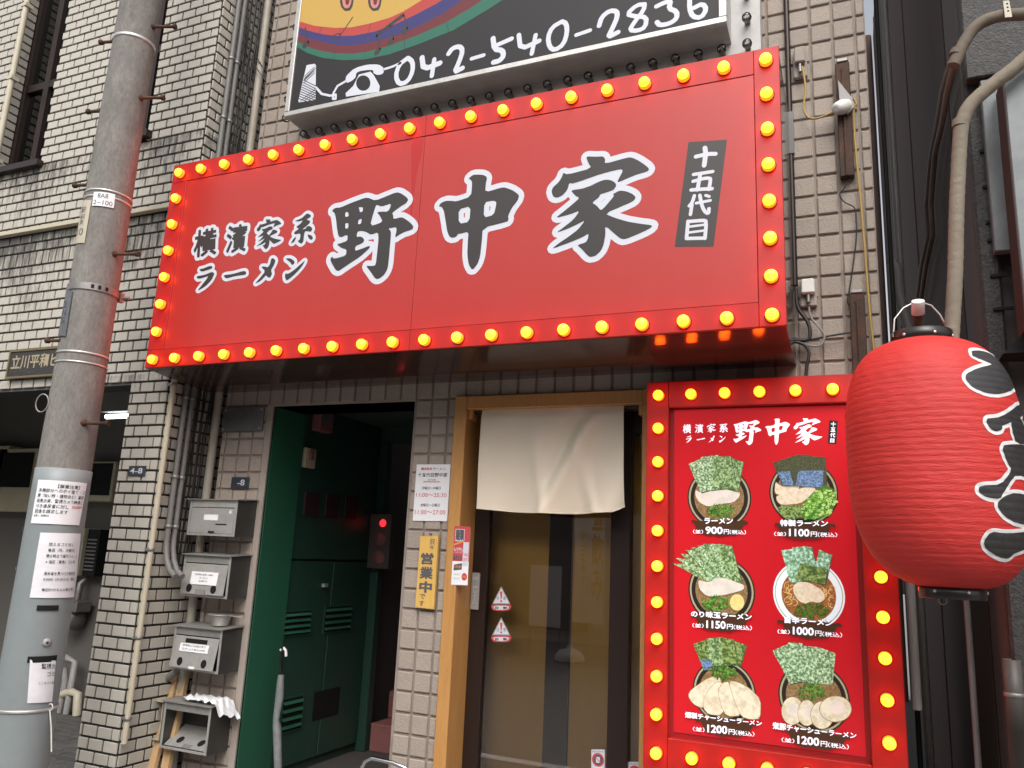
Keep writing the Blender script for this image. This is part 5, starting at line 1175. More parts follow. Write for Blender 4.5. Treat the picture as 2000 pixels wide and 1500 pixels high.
LSH = [[(195,90),(250,88),(330,120),(400,175),(455,250),(478,310),(420,345),(350,360),(280,350),(200,320),(155,270),(160,240),(230,205),(345,175),(200,118)],
       [(285,535),(330,530),(375,525),(492,435),(500,450),(380,560),(380,590),(345,603),(310,585)], [(450,520),(490,515),(512,570),(508,665),(480,680),(455,600)],
       [(385,710),(460,700),(520,690),(530,700),(530,905),(470,880),(430,930),(390,1000),(370,1040),(290,1030),(245,1000),(250,970),(380,965),(455,860),(420,800)],
       [(360,1085),(400,1040),(470,1015),(530,1040),(530,1205),(480,1200),(400,1150)], [(320,1270),(400,1280),(470,1280),(530,1250),(530,1340),(470,1390),(430,1430),(370,1420),(290,1370),(275,1330)]]
TC = 0.0            # lettering is centred on the side that faces along the street
def lan_polys():
    out = []
    for s in LSH:
        p = []
        for x, y in s:
            th, z = lan_hit(min(x, 520)/3.333+1840, y/3.333+660)
            if x >= 500: th = th+.30
            p.append((th*LR, z))
        out.append(smooth_loop(p, 1))
    return out
LPOL = lan_polys()
def lan_mesh(polys, grow, off, flip=False):
    pl = []
    for p in polys:
        pl += fill(p)
        if grow: pl += ribbon(p, grow, True, 10)
    V, Fc = union(pl)
    # refine so that it follows the ribs
    bm = bmesh.new(); bv = [bm.verts.new((x, y, 0)) for x, y in V]
    for f in Fc:
        try: bm.faces.new([bv[i] for i in f])
        except ValueError: pass
    zl, zh = min(y for x, y in V), max(y for x, y in V)
    z = math.ceil(zl/.006)*.006
    while z < zh:
        bmesh.ops.bisect_plane(bm, geom=bm.verts[:]+bm.edges[:]+bm.faces[:], plane_co=(0, z, 0), plane_no=(0, 1, 0)); z += .006
    xl, xh = min(x for x, y in V), max(x for x, y in V); x = math.ceil(xl/.02)*.02
    while x < xh:
        bmesh.ops.bisect_plane(bm, geom=bm.verts[:]+bm.edges[:]+bm.faces[:], plane_co=(x, 0, 0), plane_no=(1, 0, 0)); x += .02
    bm.verts.index_update(); mb = MB(); P_ = []
    for v in bm.verts:
        th, z = v.co.x/LR, v.co.y
        if flip: th = math.pi+th
        q = th; r = lrib(z)+.0016*math.sin(5*q+9*z)+.0010*math.sin(23*q+60*z)*math.sin(40*z+3*q)+off
        P_.append((LC[0]+lsx(z)+r*math.cos(th), LC[1]+r*math.sin(th), LC[2]+z))
    mb.add(P_, [[v.index for v in f.verts] for f in bm.faces], 0, True); bm.free(); return mb
for fl in (False, True):
    part(la, 'lettering_outline', lan_mesh(LPOL, .0165, .0012, fl), m_lwhite); part(la, 'lettering', lan_mesh(LPOL, .0045, .0024, fl), m_lblack)
# bracket that carries it
kb = on(1793, 597, 1, LC[1]-.10)
br = thing('lantern_bracket', 'rusty bar with white end cap carrying the red lantern', 'bracket', (kb[0], .3, kb[2]))
bd = np.array([0, .62, -.78]); part(br, 'bar', MB().tube([kb+bd*.03, kb+bd*.34, (kb[0]-.05, YW-.01, kb[2]-.30)], .017, 12), m_rust)
part(br, 'end_cap', MB().tube([kb-bd*.018, kb+bd*.032, kb+bd*.033, kb+bd*.075], [.022, .0225, .0155, .0155], 14), m_cap)
part(br, 'wall_plate', MB().box(3.80, 4.03, YW-.012, YW-.002, kb[2]-.34, kb[2]-.26), m_rust)

# ------------------------------------------------------------------ mailboxes
YMB = .47
def mailbox(L, R, H, lab, kind):
    """L, R: pixel corners (top, bottom) of the front's left and right edges"""
    pts = [P2(u, v, YMB) for u, v in (*L, *R)]
    x0 = (pts[0][0]+pts[1][0])/2; x1 = (pts[2][0]+pts[3][0])/2; z1 = (pts[0][1]+pts[2][1])/2; z0 = (pts[1][1]+pts[3][1])/2
    t = thing('mailbox', lab, 'mailbox', ((x0+x1)/2, YMB, z0), 'mailboxes on the tiled pier'); W, Hh = x1-x0, z1-z0; y1 = YW-.004
    part(t, 'casing', MB().box(x0, x0+.004, YMB+.006, y1, z0, z1).box(x1-.004, x1, YMB+.006, y1, z0, z1).box(x0+.004, x1-.004, YMB+.006, y1, z0, z0+.004).box(x0+.004, x1-.004, y1-.004, y1, z0+.004, z1), m_steel_shaded)
    part(t, 'lid', MB().obox(((x0+x1)/2, (YMB+y1)/2-.008, z1+.008), (W/2+.012, 0, 0), (0, (y1-YMB)/2+.008, .006), (0, -.0001, .003)), m_steel_dull)
    part(t, 'front_frame', MB().bbox(x0, x0+.014, YMB, YMB+.006, z0, z1, .001).bbox(x1-.014, x1, YMB, YMB+.006, z0, z1, .001).bbox(x0+.0145, x1-.0145, YMB, YMB+.006, z0, z0+.014, .001), m_steel)
    zh = z1-.045; part(t, 'flap', MB().bbox(x0+.015, x1-.015, YMB+.001, YMB+.005, zh, z1-.002, .001), m_steel_dull if kind else m_steel)
    def door(tilt, yo, zt=zh-.004, zb=z0+.016):
        h = zt-zb; dz = math.cos(tilt)*h/2; dy = math.sin(tilt)*h/2; c = np.array([(x0+x1)/2, YMB+.003+yo+dy, zb+dz])
        au, av = np.array([W/2-.017, 0, 0]), np.array([0, dy, dz]); an = np.cross(av, au); an = an/np.linalg.norm(an)*.0012
        if an[1] > 0: an = -an
        d = part(t, 'door', MB().obox(c, au, av, an), m_steel); return d, c, au, av, an/np.linalg.norm(an)
    def on_door(d, c, au, av, an, p, q, w_, h_, mat, name, k=.002, rnd_=False):
        ctr = c+au*p+av*q+an*k
        if rnd_: n_ = 20; vs_ = [ctr+au*w_*math.cos(a)+av/np.linalg.norm(av)*np.linalg.norm(au)*w_*1.15*math.sin(a) for a in np.linspace(0, 6.28, n_+1)[:-1]]; m_ = MB().add(vs_+[v_+an*.0008 for v_ in vs_], [tuple(range(n_)), tuple(range(n_, 2*n_))]+[(i, (i+1) % n_, n_+(i+1) % n_, n_+i) for i in range(n_)])
        else: m_ = MB().obox(ctr, au*w_, av*h_, an*.0006)
        return part(d, name, m_, mat)
    if kind == 0:
        d, *D = door(0, 0); on_door(d, *D, -.05, .25, .32, .22, m_paper, 'note'); on_door(d, *D, .45, -.28, .25, .05, m_tape, 'slot'); on_door(d, *D, .82, .7, .06, .1, m_white, 'sticker', rnd_=True); on_door(d, *D, .05, -.9, .14, .07, m_tape, 'latch', .005)
    elif kind == 1:
        d, *D = door(.10, -.018)
        for p in (-.62, .52): on_door(d, *D, p, -.62, .13, 0, m_tape, 'hole', rnd_=True)
        on_door(d, *D, .02, .05, .62, .42, m_paper, 'note', .005); on_door(d, *D, -.05, -.85, .22, .17, m_steel_dull, 'latch', .006)
        pr = Print(0); c, au, av, an = D; u_ = au/np.linalg.norm(au)
        for s, q in (('配達員の皆様へお願い', .25), ('チラシ', .02), ('お断り', -.18)):
            p2 = Print(0); out, f = put_text(p2, s, [(-.42, q+.1), (.46, q+.1), (.46, q-.02), (-.42, q-.02)] if len(s) > 4 else [(-.2, q+.1), (.2, q+.1), (.2, q-.02), (-.2, q-.02)], 0); part(d, 'lettering', MB().add([c+au*x_+av*y_+an*.0066 for x_, y_ in out], f), m_ink)
    elif kind == 2:
        d, *D = door(.16, -.028)
        for p in (-.55, .55): on_door(d, *D, p, -.62, .125, 0, m_tape, 'hole', rnd_=True)
        on_door(d, *D, -.02, .28, .66, .26, m_paper, 'note', .005); on_door(d, *D, .0, .72, .5, .14, m_tape, 'slot'); on_door(d, *D, .05, -.93, .12, .08, m_paper, 'sticker', .004)
        c, au, av, an = D
        for s, q in (('郵便物以外投函お断り', .38), ('スナック名/LAMP', .16)):
            p2 = Print(0); out, f = put_text(p2, s, [(-.55, q+.1), (.5, q+.1), (.5, q-.04), (-.55, q-.04)], 0); part(d, 'lettering', MB().add([c+au*x_+av*y_+an*.0066 for x_, y_ in out], f), m_ink)
    else:
        d, *D = door(1.05, .012)
        for p in (-.5, .5): on_door(d, *D, p, -.45, .14, 0, m_tape, 'hole', rnd_=True)
        on_door(d, *D, .05, -.85, .2, .12, m_steel_dull, 'latch', .004)
    return x0, x1, z0, z1
q4 = lambda x, y: (300+x/2.677, 940+y/2.677)
mb1 = mailbox((q4(190, 95), q4(175, 278)), (q4(440, 100), q4(420, 293)), 0, 'closed steel mailbox with small note, topmost of the four', 0)
mb2 = mailbox((q4(165, 385), q4(133, 598)), (q4(408, 392), q4(380, 615)), 0, 'steel mailbox with large white note, second from the top', 1)
mb3 = mailbox((q4(115, 760), q4(80, 978)), (q4(365, 775), q4(330, 1008)), 0, 'steel mailbox with two round holes under a metal bowl', 2)
mb4 = mailbox((q4(58, 1150), q4(30, 1392)), (q4(305, 1180), q4(270, 1437)), 0, 'steel mailbox with door fallen open, lowest of the four', 3)
c = on(430, 1218, 1, .55); zt = mb3[3]+.0145
bl = thing('metal_bowl', 'small shiny metal bowl standing on the third mailbox', 'bowl', (c[0], .55, zt))
part(bl, 'bowl', MB().lathe([(0, .001), (.044, .001), (.047, .005), (.060, .062), (.073, .064), (.073, .067), (.058, .066), (.044, .008), (0, .006)], (c[0], .55, zt), n=28), m_steel)
part(bl, 'handle', MB().obox((c[0]+.10, .56, zt+.06), (.05, .01, -.004), (0, .008, 0), (0, 0, .0018)), m_steel)
# white cloth glove on the lowest box
cx = mb4[1]-.075; cm = MB(); n_ = 26; vs = []; rs = random.Random(3)
for j in range(n_+1):
    for i in range(n_+1):
        a, b = i/n_-.5, j/n_-.5; x = cx+a*.30+.03*b; y = .545+b*.15
        z = mb4[3]+.019+.014*abs(math.sin(7*a+9*b))*(1-abs(2*b)*.6)+.010*math.sin(19*a-7*b)**2+.005*math.sin(31*a+23*b)
        if x > mb4[1]+.012: z -= min(.10, (x-mb4[1]-.012)*1.3)
        vs.append((x, y, z))
cm.add(vs, [(j*(n_+1)+i, j*(n_+1)+i+1, (j+1)*(n_+1)+i+1, (j+1)*(n_+1)+i) for j in range(n_) for i in range(n_)], 0, True)
solo('work_glove', cm, M('white_cloth', (.68, .69, .71), .85, bump=[(120, .3)]), 'crumpled white cloth work glove lying on the lowest mailbox', 'glove')

# ------------------------------------------------------------------ pipes in the gap between the buildings
def vpipe(u, v, x, r, z0, z1, mat, lab, clips=(), foot=None, y=None):
    y = on(u, v, 0, x)[1] if y is None else y
    t = thing('wall_pipe', lab, 'pipe', (x, y, z0), 'pipes in the gap beside the brick column')
    pts = [(x, y, z1), (x, y, z0)]
    if foot: pts += foot(x, y, z0)
    part(t, 'pipe', MB().tube(pts, r, 12), mat)
    for z in clips: part(t, 'clip', MB().lathe([(r+.001, 0), (r+.005, .002), (r+.005, .018), (r+.001, .02)], (x, y, z), n=14).box(x-r-.035, x-r, y-.006, y+.006, z, z+.018), m_iron)
    return y
zf = on(252, 1448, 1, YB+.06)[2]
vpipe(321.6, 880, -.056, .0165, zf, 2.47, m_cream, 'cream pipe running down the alley side of the brick column', (2.42, 1.42, .92, .48))
cv = lambda x, y, z: [(x+.01, y-.005, z-.06), (x+.035, y-.01, z-.13), (x+.08, y-.02, z-.19), (x+.14, y-.03, z-.22)]
vpipe(349, 880, -.058, .0175, 1.5, 6, m_grey_pvc, 'dark grey conduit in the gap, nearer the brick column', (4.30, 4.75, 2.36, 1.86, 1.56), cv)
vpipe(362, 880, -.058, .0175, 1.5, 6, m_grey_pvc, 'dark grey conduit in the gap, nearer the tiled wall', (4.30, 4.75, 2.36, 1.86, 1.56), cv)
xq = -.030; t = thing('downpipe', 'pale downpipe at the left edge of the beige tiled wall', 'pipe', (xq, .60, 0))
part(t, 'pipe', MB().tube([(xq, .612, 0), (xq, .612, 6.2)], .026, 14), M('pale_pvc', (.36, .33, .28), .5, noise=[(4, .6, (.24, .19, .12))]))
for k in range(9):
    y = .46+.02*k+rnd.uniform(-.008, .008); x = -.075+rnd.uniform(0, .03)
    pts = [(x+rnd.uniform(-.012, .012), y+rnd.uniform(-.015, .015), z) for z in np.linspace(1.3, 6.0, 18)]
    solo('hanging_cable', MB().tube(pts, rnd.uniform(.003, .007), 6), m_cable, 'thin dark cable among the bundle hanging in the gap', 'cable', 'cables hanging in the gap')
for k, (a, b) in enumerate((((428, 0), (520, 160)), ((455, 0), (512, 130)), ((440, 60), (470, 280)))):
    p, q = on(*a, 1, .40), on(*b, 1, .60); mid = (p+q)/2+np.array([0, 0, -.05])
    solo('loose_wire', MB().tube([p, mid, q], .004, 6), m_cable, ('loose wire crossing the top of the gap, the longest', 'loose wire crossing the top of the gap beside the longest', 'short loose wire hanging lower in the gap')[k], 'wire', 'wires at the top of the gap')
# low in the gap: cream box, hose, planks, bag
(x0, z1), (x1, z0) = P2(262, 1362, .49), P2(326, 1450, .49)
x1 = min(x1, mb4[0]-.03); t = thing('meter_cabinet', 'open cream metal meter cabinet low in the gap beside the brick column', 'cabinet', ((x0+x1)/2, .44, z0))
part(t, 'case', MB().box(x0, x0+.006, .49, .63, z0, z1).box(x1-.006, x1, .49, .63, z0, z1).box(x0+.006, x1-.006, .624, .63, z0, z1).box(x0+.006, x1-.006, .49, .624, z0, z0+.006).box(x0-.01, x1+.02, .475, .635, z1+.0005, z1+.008), m_cream_box)
part(t, 'door', MB().bbox(x0+.001, x0+(x1-x0)*.45, .482, .489, z0+.01, z1-.04, .002), m_cream_box)
part(t, 'breaker', MB().bbox(x0+(x1-x0)*.5, x0+(x1-x0)*.78, .52, .60, z0+.10, z0+.20, .004), m_cap)
pts = [on(u, v, 1, .55) for u, v in ((276, 1357), (290, 1347), (305, 1338), (322, 1328), (345, 1312))]; mb = MB()
rr_ = []; pp_ = []
for i in range(60):
    f = i/59*(len(pts)-1); k = min(int(f), len(pts)-2); pp_.append(pts[k]*(1-f+k)+pts[k+1]*(f-k)); rr_.append(.020+.004*(i % 2))
solo('ribbed_hose', mb.tube(pp_, rr_, 10), m_grey_pvc, 'dark ribbed hose lying over the cream cabinet', 'hose')
def plank(a, b, y0, y1, w_, lab):
    p, q = on(*a, 1, y0), on(*b, 1, y1); d = q-p; d = d/d[2]*(0.004-p[2]); q = p+d; c = (p+q)/2; ax = (q-p)/2; s = np.array([1, 0, 0])-ax*(ax[0]/(ax@ax)); s = s/np.linalg.norm(s)*w_/2; n = np.cross(ax, s); n = n/np.linalg.norm(n)*.014
    solo('wooden_plank', MB().obox(c, ax, s, n), m_plank, lab, 'plank', 'planks leaning behind the mailboxes')
plank((346, 1310), (300, 1490), .62, .50, .05, 'light wooden plank leaning behind the mailboxes, left one'); plank((362, 1312), (326, 1490), .625, .53, .055, 'light wooden plank leaning behind the mailboxes, right one')
c = on(300, 1490, 1, .60); bg_ = MB(); vs = []; n_, m_ = 20, 12
for k in range(m_+1):
    for i in range(n_):
        a = 2*math.pi*i/n_; r = (.085-.03*(k/m_)**2)*(1+.14*math.sin(3*a+4*k/m_)+.08*math.sin(7*a-6*k/m_)); vs.append((c[0]+r*math.cos(a), .60+r*.6*math.sin(a), .005+.34*k/m_))
bg_.add(vs, [(k*n_+i, k*n_+(i+1) % n_, (k+1)*n_+(i+1) % n_, (k+1)*n_+i) for k in range(m_) for i in range(n_)]+[tuple(m_*n_+i for i in range(n_))], 0, True)
solo('plastic_bag', bg_, m_blue, 'dark blue plastic bag on the ground behind the planks', 'bag')

# ------------------------------------------------------------------ fittings on the right of the beige wall
def onw(u, v, dy=0.): return on(u, v, 1, YW-dy)
for (u0, v0, u1, v1, lab) in ((1638, 127, 1662, 346, 'rusty flat steel bracket on beige tiles, upper one by the white cap'), (1665, 576, 1690, 745, 'rusty flat steel bracket on beige tiles, lower one behind the lantern')):
    (x0, z1), (x1, z0) = P2(u0, v0, YW-.03), P2(u1, v1, YW-.03); x0, x1 = (x0+x1)/2-.033, (x0+x1)/2+.033
    t = thing('rusty_bracket', lab, 'bracket', ((x0+x1)/2, YW, z0), 'old sign brackets')
    part(t, 'bar', MB().bbox(x0, x1, YW-.05, YW-.002, z0, z1, .004), m_rust); part(t, 'rib', MB().box((x0+x1)/2-.004, (x0+x1)/2+.004, YW-.062, YW-.0505, z0, z1-.03), m_rust)
    part(t, 'tip', MB().bbox(x0+.006, x1-.004, YW-.056, YW-.003, z1+.0005, z1+.022, .004), m_iron)
def jbox(u0, v0, u1, v1, lab, name):
    (x0, z1), (x1, z0) = P2(u0, v0, YW-.04), P2(u1, v1, YW-.04); t = thing(name, lab, 'electrical box', ((x0+x1)/2, YW, z0))
    part(t, 'base', MB().bbox(x0, x1, YW-.03, YW-.002, z0, z1, .006), m_reveal); part(t, 'cover', MB().bbox(x0+.008, x1-.008, YW-.065, YW-.0305, z0+(z1-z0)*.42, z1-.006, .006), m_cap if name == 'outlet_box' else m_reveal)
    part(t, 'gland', MB().tube([((x0+x1)/2, YW-.045, z0+(z1-z0)*.4), ((x0+x1)/2, YW-.045, z0+(z1-z0)*.12)], .010, 10), m_iron)
jbox(1548, 96, 1577, 146, 'beige junction box beside the top right corner of the red sign', 'junction_box'); jbox(1561, 546, 1596, 596, 'weathered outlet box beside the bottom right corner of the red sign', 'outlet_box')
def cable(pts, r, mat, lab, dy=.02, grp=None):
    P_ = [onw(u, v, dy) for u, v in pts]; S_ = []
    for i in range(len(P_)-1):
        p0, p1, p2, p3 = P_[max(i-1, 0)], P_[i], P_[i+1], P_[min(i+2, len(P_)-1)]
        for s in np.linspace(0, 1, 6)[:-1]: S_.append(.5*((2*p1)+(-p0+p2)*s+(2*p0-5*p1+4*p2-p3)*s*s+(-p0+3*p1-3*p2+p3)*s**3))
    S_.append(P_[-1]); solo('cable', MB().tube(S_, r, 7), mat, lab, 'cable', grp)
cable([(1567, 130), (1573, 170), (1570, 212), (1580, 230), (1600, 230), (1626, 219)], .0055, m_cable_y, 'yellow cable looping from junction box to the white cap', .05)
cable([(1667, 192), (1673, 205), (1667, 215), (1672, 300), (1680, 380), (1690, 500), (1698, 600), (1709, 700), (1722, 800)], .006, m_cable_y, 'yellow cable running down the right edge of the beige wall', .03)
cable([(1657, 220), (1660, 280), (1661, 335), (1650, 365), (1640, 380), (1650, 395), (1668, 405), (1672, 425), (1672, 470), (1660, 560), (1655, 590), (1666, 602)], .0035, m_cable, 'thin black cable hanging between the two rusty brackets', .025)
cable([(1555, 565), (1558, 600), (1578, 630), (1582, 655), (1575, 664), (1553, 664)], .009, m_cable, 'thick black cable bending back under the sign corner', .05)
cable([(1553, 667), (1572, 674), (1580, 690), (1576, 715), (1573, 745)], .008, m_cable, 'black cable dropping from the sign corner to the menu board', .05)
cable([(1580, 600), (1584, 620), (1600, 640), (1610, 655), (1605, 672), (1590, 676), (1570, 672)], .005, m_cable_g, 'grey cable looping out of the outlet box', .045)
cable([(1553, 660), (1580, 663), (1620, 656), (1668, 648)], .005, m_cable, 'black cable stretched to the lower rusty bracket', .04)
xk = onw(1545, 300)[0]
t = thing('conduit', 'dark vertical conduit on beige tiles right of the red sign', 'pipe', (xk, YW, 2.9)); part(t, 'conduit', MB().tube([(xk, YW-.016, onw(1550, 560)[2]), (xk, YW-.016, 6)], .014, 10), m_doorframe)
part(t, 'sleeve', MB().box(xk-.017, xk+.017, YW-.034, YW-.003, onw(1546, 305)[2], onw(1541, 225)[2]), m_grey_pvc)
c = onw(1642, 210, .09); e_ = onw(1652, 180, .05)
t = thing('socket_cap', 'white rubber socket cap on a grey arm beside the upper rusty bracket', 'lamp socket', tuple(c))
d = np.array([-.45, -.55, -.35]); d /= np.linalg.norm(d)
part(t, 'cap', MB().tube([c-d*.045, c-d*.01, c+d*.03, c+d*.042, c+d*.043], [.036, .038, .030, .022, .012], 16), m_cap); part(t, 'arm', MB().prism([(onw(u, v, .06)[0], onw(u, v, .06)[2]) for u, v in ((1637, 160), (1665, 195), (1668, 212), (1655, 225), (1640, 200))], YW-.075, YW-.052), m_grey_light)

# ------------------------------------------------------------------ dark building (right)
YR = .30; XR = on(1893, 350, 1, YR)[0]
db = thing('dark_building', 'dark building with black rough pillar and steel panels right of the alley', 'building', (XR+.6, .8, 0))
ye = on(1716, 300, 0, XR)[1]
part(db, 'corner_pillar', MB().bbox(XR, XR+.34, YR, YR+.42, -.05, 7, .012), m_stucco)
sd_ = MB().box(XR+.012, XR+.30, YR+.42, ye, -.05, 9)
part(db, 'side_wall', sd_, m_dkmetal)
y = YR+.50
while y < ye-.1: part(db, 'siding_rib', MB().bbox(XR+.004, XR+.0115, y, y+.03, .2, 9, .003), m_dkmetal); y += 2.2
part(db, 'gutter_pipe', MB().tube([(XR-.06, ye-.05, 0), (XR-.06, ye-.05, 9)], .05), m_dkmetal)
part(db, 'front_wall', MB().box(XR+.345, 8, YR+.05, YR+.3, -.05, 7), m_dkmetal)
def fy(u, v, y): q = on(u, v, 1, y); return q[0], q[2]
xa = fy(1922, 300, YR-.02)[0]; xb = fy(1945, 300, YR-.02)[0]
part(db, 'rough_strip', MB().bbox(xa-.055, xa+.02, YR-.045, YR-.002, .0, 7, .010), m_blackrough)
for v in (300, 370, 440, 475, 545, 610): x, z = fy(1935, v, YR-.03); part(db, 'strap_hook', MB().box(xa-.02, xa+.05, YR-.055, YR-.0455, z, z+.012), m_tape)
# upper steel panel (sign back) and nearer lower panel
(x0, zb), (_, zt_) = fy(1912, 175, YR-.06), fy(1905, 60, YR-.06)
part(db, 'steel_panel', MB().bbox(x0, 7, YR-.10, YR-.05, zb-.75, zb+.02, .004), m_panel); part(db, 'steel_panel', MB().bbox(x0-.05, 7, YR-.11, YR-.046, zb+.03, 7, .006), m_blackrough)
x2, z2 = fy(1956, 138, .02); _, z3 = fy(2000, 640, .02)
part(db, 'steel_panel', MB().bbox(x2, 7, .0, .03, z3-.02, z2, .004), m_panel); part(db, 'panel_side', MB().box(x2+.002, x2+.012, .031, YR-.115, z3, z2-.01), m_dkmetal)
part(db, 'dark_awning', MB().prism([(fy(1960, 690, .1)), (fy(2010, 640, .1)), (7, fy(2010, 640, .1)[1]), (7, fy(1960, 690, .1)[1])], .1, YR-.05), m_tape)
# insulated pipes
def fpipe(pts, y, r, mat, name, lab, n=12, clips=()):
    K = [on(u, v, 1, y) for u, v in pts]; P_ = []; rs = random.Random(len(pts))
    for i in range(len(K)-1):
        p0, p1, p2, p3 = K[max(i-1, 0)], K[i], K[i+1], K[min(i+2, len(K)-1)]; m_ = max(2, int(np.linalg.norm(p2-p1)/.012))
        for q in np.linspace(0, 1, m_+1)[:-1]: P_.append(.5*((2*p1)+(-p0+p2)*q+(2*p0-5*p1+4*p2-p3)*q*q+(-p0+3*p1-3*p2+p3)*q**3))
    P_.append(K[-1]); t = thing(name, lab, 'pipe', tuple(K[-1])); part(t, 'pipe', MB().tube(P_, [r*(1+(.035 if j % 3 == 0 else 0)+rs.uniform(-.02, .02)) for j in range(len(P_))], n), mat)
    for (u, v, u2, v2) in clips: a, b = on(u, v, 1, y), on(u2, v2, 1, y); part(t, 'clip', MB().tube([a, b], [q*1.12 for q in (r[0] if isinstance(r, list) else r,)]*2, n), mat)
    return t
yP = -.06
fpipe([(2060, 75), (2010, 108), (1975, 138), (1945, 160), (1915, 185), (1895, 205), (1882, 230), (1876, 262), (1872, 330), (1868, 420), (1866, 520), (1862, 600), (1857, 680), (1850, 800)], yP, .0265, m_insul, 'insulated_pipe', 'beige wrapped pipe bending to the right above the lantern', 14, ((1876, 235, 1875, 248),))
fpipe([(2060, 24), (1995, 28), (1960, 30), (1925, 40), (1902, 56), (1885, 80), (1872, 105), (1863, 128)], yP, .0235, M('dark_insulation', (.15, .12, .088), .75, noise=[(6, .5, (.09, .07, .052))], bump=[(40, .6)]), 'insulated_pipe', 'upper beige pipe curving along the top right corner', 14, ((1871, 98, 1867, 108),))
t = thing('pipe_strap', 'perforated cream strap holding the upper beige pipe', 'strap', tuple(on(1973, 20, 1, yP-.03))); 
part(t, 'strap', MB().prism([fy(u, v, yP-.03) for u, v in ((1959, 2), (1971, 1), (1977, 33), (1963, 34))], yP-.031, yP-.028), m_cream)
for v in (7, 14, 21): x, z = fy(1966+v*.15, v, yP-.032); part(t, 'hole', MB().lathe([(.004, 0), (0, .0005)], (x, yP-.0312, z), 'y', 8), m_tape)
def spipe(pts, x, r, mat, name, lab):
    P_ = [on(u, v, 0, x) for u, v in pts]; t = thing(name, lab, 'pipe', tuple(P_[-1])); part(t, 'pipe', MB().tube(P_, r, 10), mat)
m_dusk = M('dusty_pipe', (.24, .19, .16), .75, noise=[(9, .5, (.15, .12, .10))])
XS = XR-.03
spipe([(1858, 122), (1842, 175), (1832, 240), (1820, 300), (1810, 400), (1815, 460), (1800, 520), (1792, 590)], XS, .016, m_dusk, 'refrigerant_pipe', 'thin dusty pipe down the dark alley wall, left of the pair')
spipe([(1864, 122), (1850, 180), (1840, 240), (1826, 300), (1818, 400), (1822, 460), (1808, 520), (1798, 590)], XS-.01, .014, m_dusk, 'refrigerant_pipe', 'thin dusty pipe down the dark alley wall, right of the pair')
def gpipe(u, v, y, r, z0, z1, mat, lab, name='standpipe'):
    x = on(u, v, 1, y)[0]; solo(name, MB().tube([(x, y, z0), (x, y, z1)], r, 12), mat, lab, 'pipe')
gpipe(1757, 500, 1.6, .020, 0, 7, m_grey_pvc, 'slim grey pipe at the alley mouth beside the beige wall')
gpipe(1783, 1250, .72, .021, on(1783, 1385, 1, .72)[2], 2.2, m_grey_light, 'light grey pipe below the lantern at the wall edge')
gpipe(1728, 300, 1.1, .012, 0, 7, m_tape, 'black conduit along the alley side of the beige wall')
P_ = [on(u, v, 1, 1.5) for u, v in ((1743, 512), (1752, 525), (1754, 555), (1762, 600), (1775, 640), (1790, 690))]; solo('flexible_duct', MB().tube(P_, .03, 10), m_grey_pvc, 'grey flexible duct in the alley behind the lantern cap', 'duct')
xx, zz = fy(1897, 1300, .5); solo('standpipe', MB().tube([(xx, .5, 0), (xx, .5, 2.0)], .0125, 10), m_grey_pvc, 'thin grey pipe on the dark alley wall under the lantern', 'pipe')
xx, zz = fy(1975, 1288, YR-.06); pv = thing('open_pipe', 'grey plastic pipe with open top on the right pillar', 'pipe', (xx, YR-.06, 0))
part(pv, 'pipe', MB().lathe([(.030, 0), (.030, .8*zz), (.0305, .8*zz), (.0305, zz), (.025, zz), (.025, zz-.2), (0, zz-.2)], (xx, YR-.06, 0), n=20), M('dark_pvc', (.075, .068, .062), .5))
for z in (zz-.13, zz-.52): part(pv, 'strap', MB().lathe([(.031, z), (.034, z+.002), (.034, z+.014), (.031, z+.016)], (xx, YR-.06, 0), n=20), m_iron)

# ------------------------------------------------------------------ across the street (seen in the door glass and the sign gloss)
YG = YD+.02
ob = thing('grey_building', 'plain grey building across the street reflected in the door glass', 'building', (2, -9.2, 0))
part(ob, 'wall', MB().box(-14, 18, -10, -9.2, -.01, 5.5), m_wall_opp)
for k in range(7):
    x = -12+k*4.2; w_ = part(ob, 'window', MB().box(x, x+2.4, -9.199, -9.15, 3.3, 5.2), m_doorframe); part(w_, 'pane', MB().box(x+.08, x+2.32, -9.149, -9.14, 3.38, 5.12), m_greyplate)
    part(ob, 'shopfront', MB().box(x-.2, x+2.9, -9.199, -9.12, .2, 2.5), m_lobby)
def mirror(u, v):
    q = on(u, v, 2, 0); return np.array([q[0], 2*YG-q[1], 0.])
bp = mirror(1112, 1290)
nb_ = thing('street_banner', 'tall white lettered banner on a white base across the street, seen in the glass', 'banner', tuple(bp))
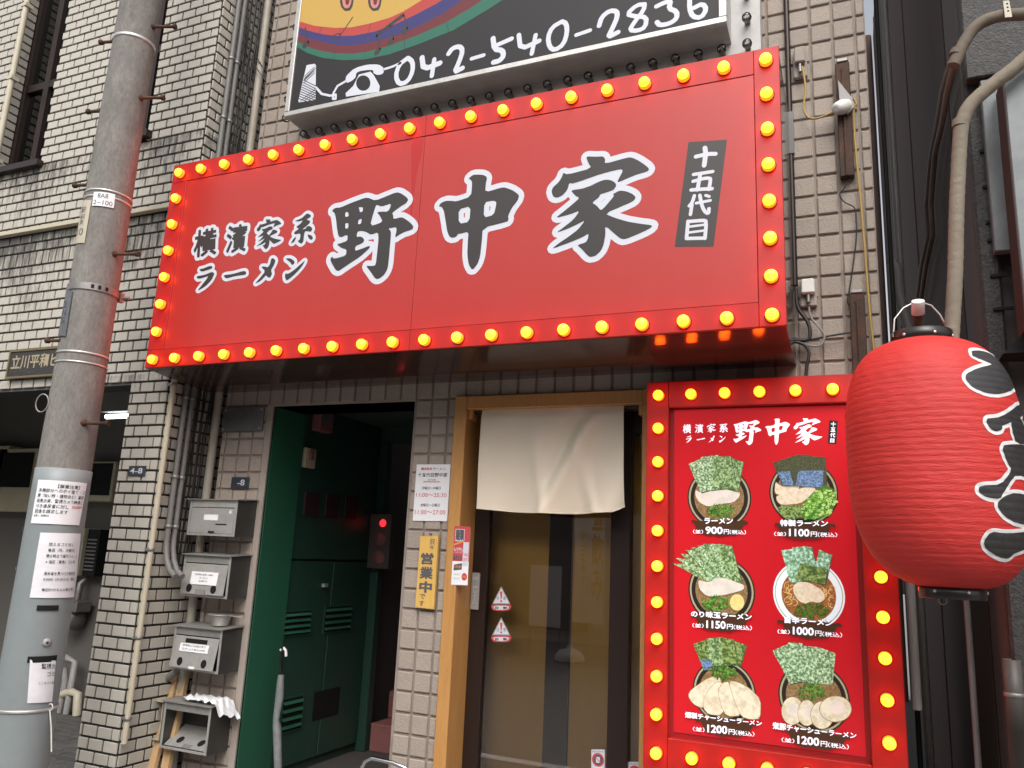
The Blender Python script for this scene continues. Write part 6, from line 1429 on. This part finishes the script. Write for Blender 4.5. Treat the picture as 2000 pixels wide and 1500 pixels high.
part(nb_, 'base', MB().lathe([(.22, 0), (.22, .06), (.16, .14), (.05, .17), (.05, .22), (0, .22)], tuple(bp), n=24), m_cap)
part(nb_, 'mast', MB().tube([(bp[0], bp[1], .2), (bp[0], bp[1], 2.5)], .012, 8), m_cap)
mbf = MB(); vs = []; nn = 20
for k in range(nn+1):
    for i in range(9): vs.append((bp[0]+.03+.48*i/8, bp[1]+.02*math.sin(i*.9+k*.5), .55+1.9*k/nn))
mbf.add(vs, [(k*9+i, k*9+i+1, (k+1)*9+i+1, (k+1)*9+i) for k in range(nn) for i in range(8)], 0, True)
m_flag = M('banner_cloth', (.8, .8, .8), .8); n_f = m_flag.node_tree; tl_ = n_f.nodes.new('ShaderNodeBsdfTranslucent'); tl_.inputs[0].default_value = (.95, .94, .92, 1); mx_ = n_f.nodes.new('ShaderNodeMixShader'); mx_.inputs[0].default_value = .75
n_f.links.new(n_f.nodes['Principled BSDF'].outputs[0], mx_.inputs[1]); n_f.links.new(tl_.outputs[0], mx_.inputs[2]); n_f.links.new(mx_.outputs[0], n_f.nodes['Material Output'].inputs[0])
part(nb_, 'flag', mbf, m_flag)
bt = Print(bp[1]+.03)
bt2 = MB(); 
for s, x0_, x1_ in (('昼飲み', .28, .48), ('やってます', .08, .22)):
    p2 = Print(0); zt2 = 2.35
    out, f = put_text(p2, s, rect(x0_, .9 if len(s) == 3 else 1.1, x1_, zt2-(.0 if len(s) == 3 else .45)), 0, .02, 0, True)
    part(nb_, 'lettering', MB().add([(bp[0]+.03+x_, bp[1]+.045, z_) for x_, z_ in out], f), m_ochre)
wp = mirror(1060, 1285)
wb = thing('board_stand', 'white menu board on a folding stand across the street, seen in the glass', 'board', tuple(wp))
part(wb, 'board', MB().box(wp[0]-.25, wp[0]+.25, wp[1]-.02, wp[1], .45, 1.35), m_paper)
for sx__ in (-.24, .24): part(wb, 'leg', MB().tube([(wp[0]+sx__, wp[1]-.03, 0), (wp[0]+sx__, wp[1]-.03, 1.36)], .012, 6), m_iron)

# clean up the glyph helper
COL.objects.unlink(_fo); bpy.data.objects.remove(_fo)
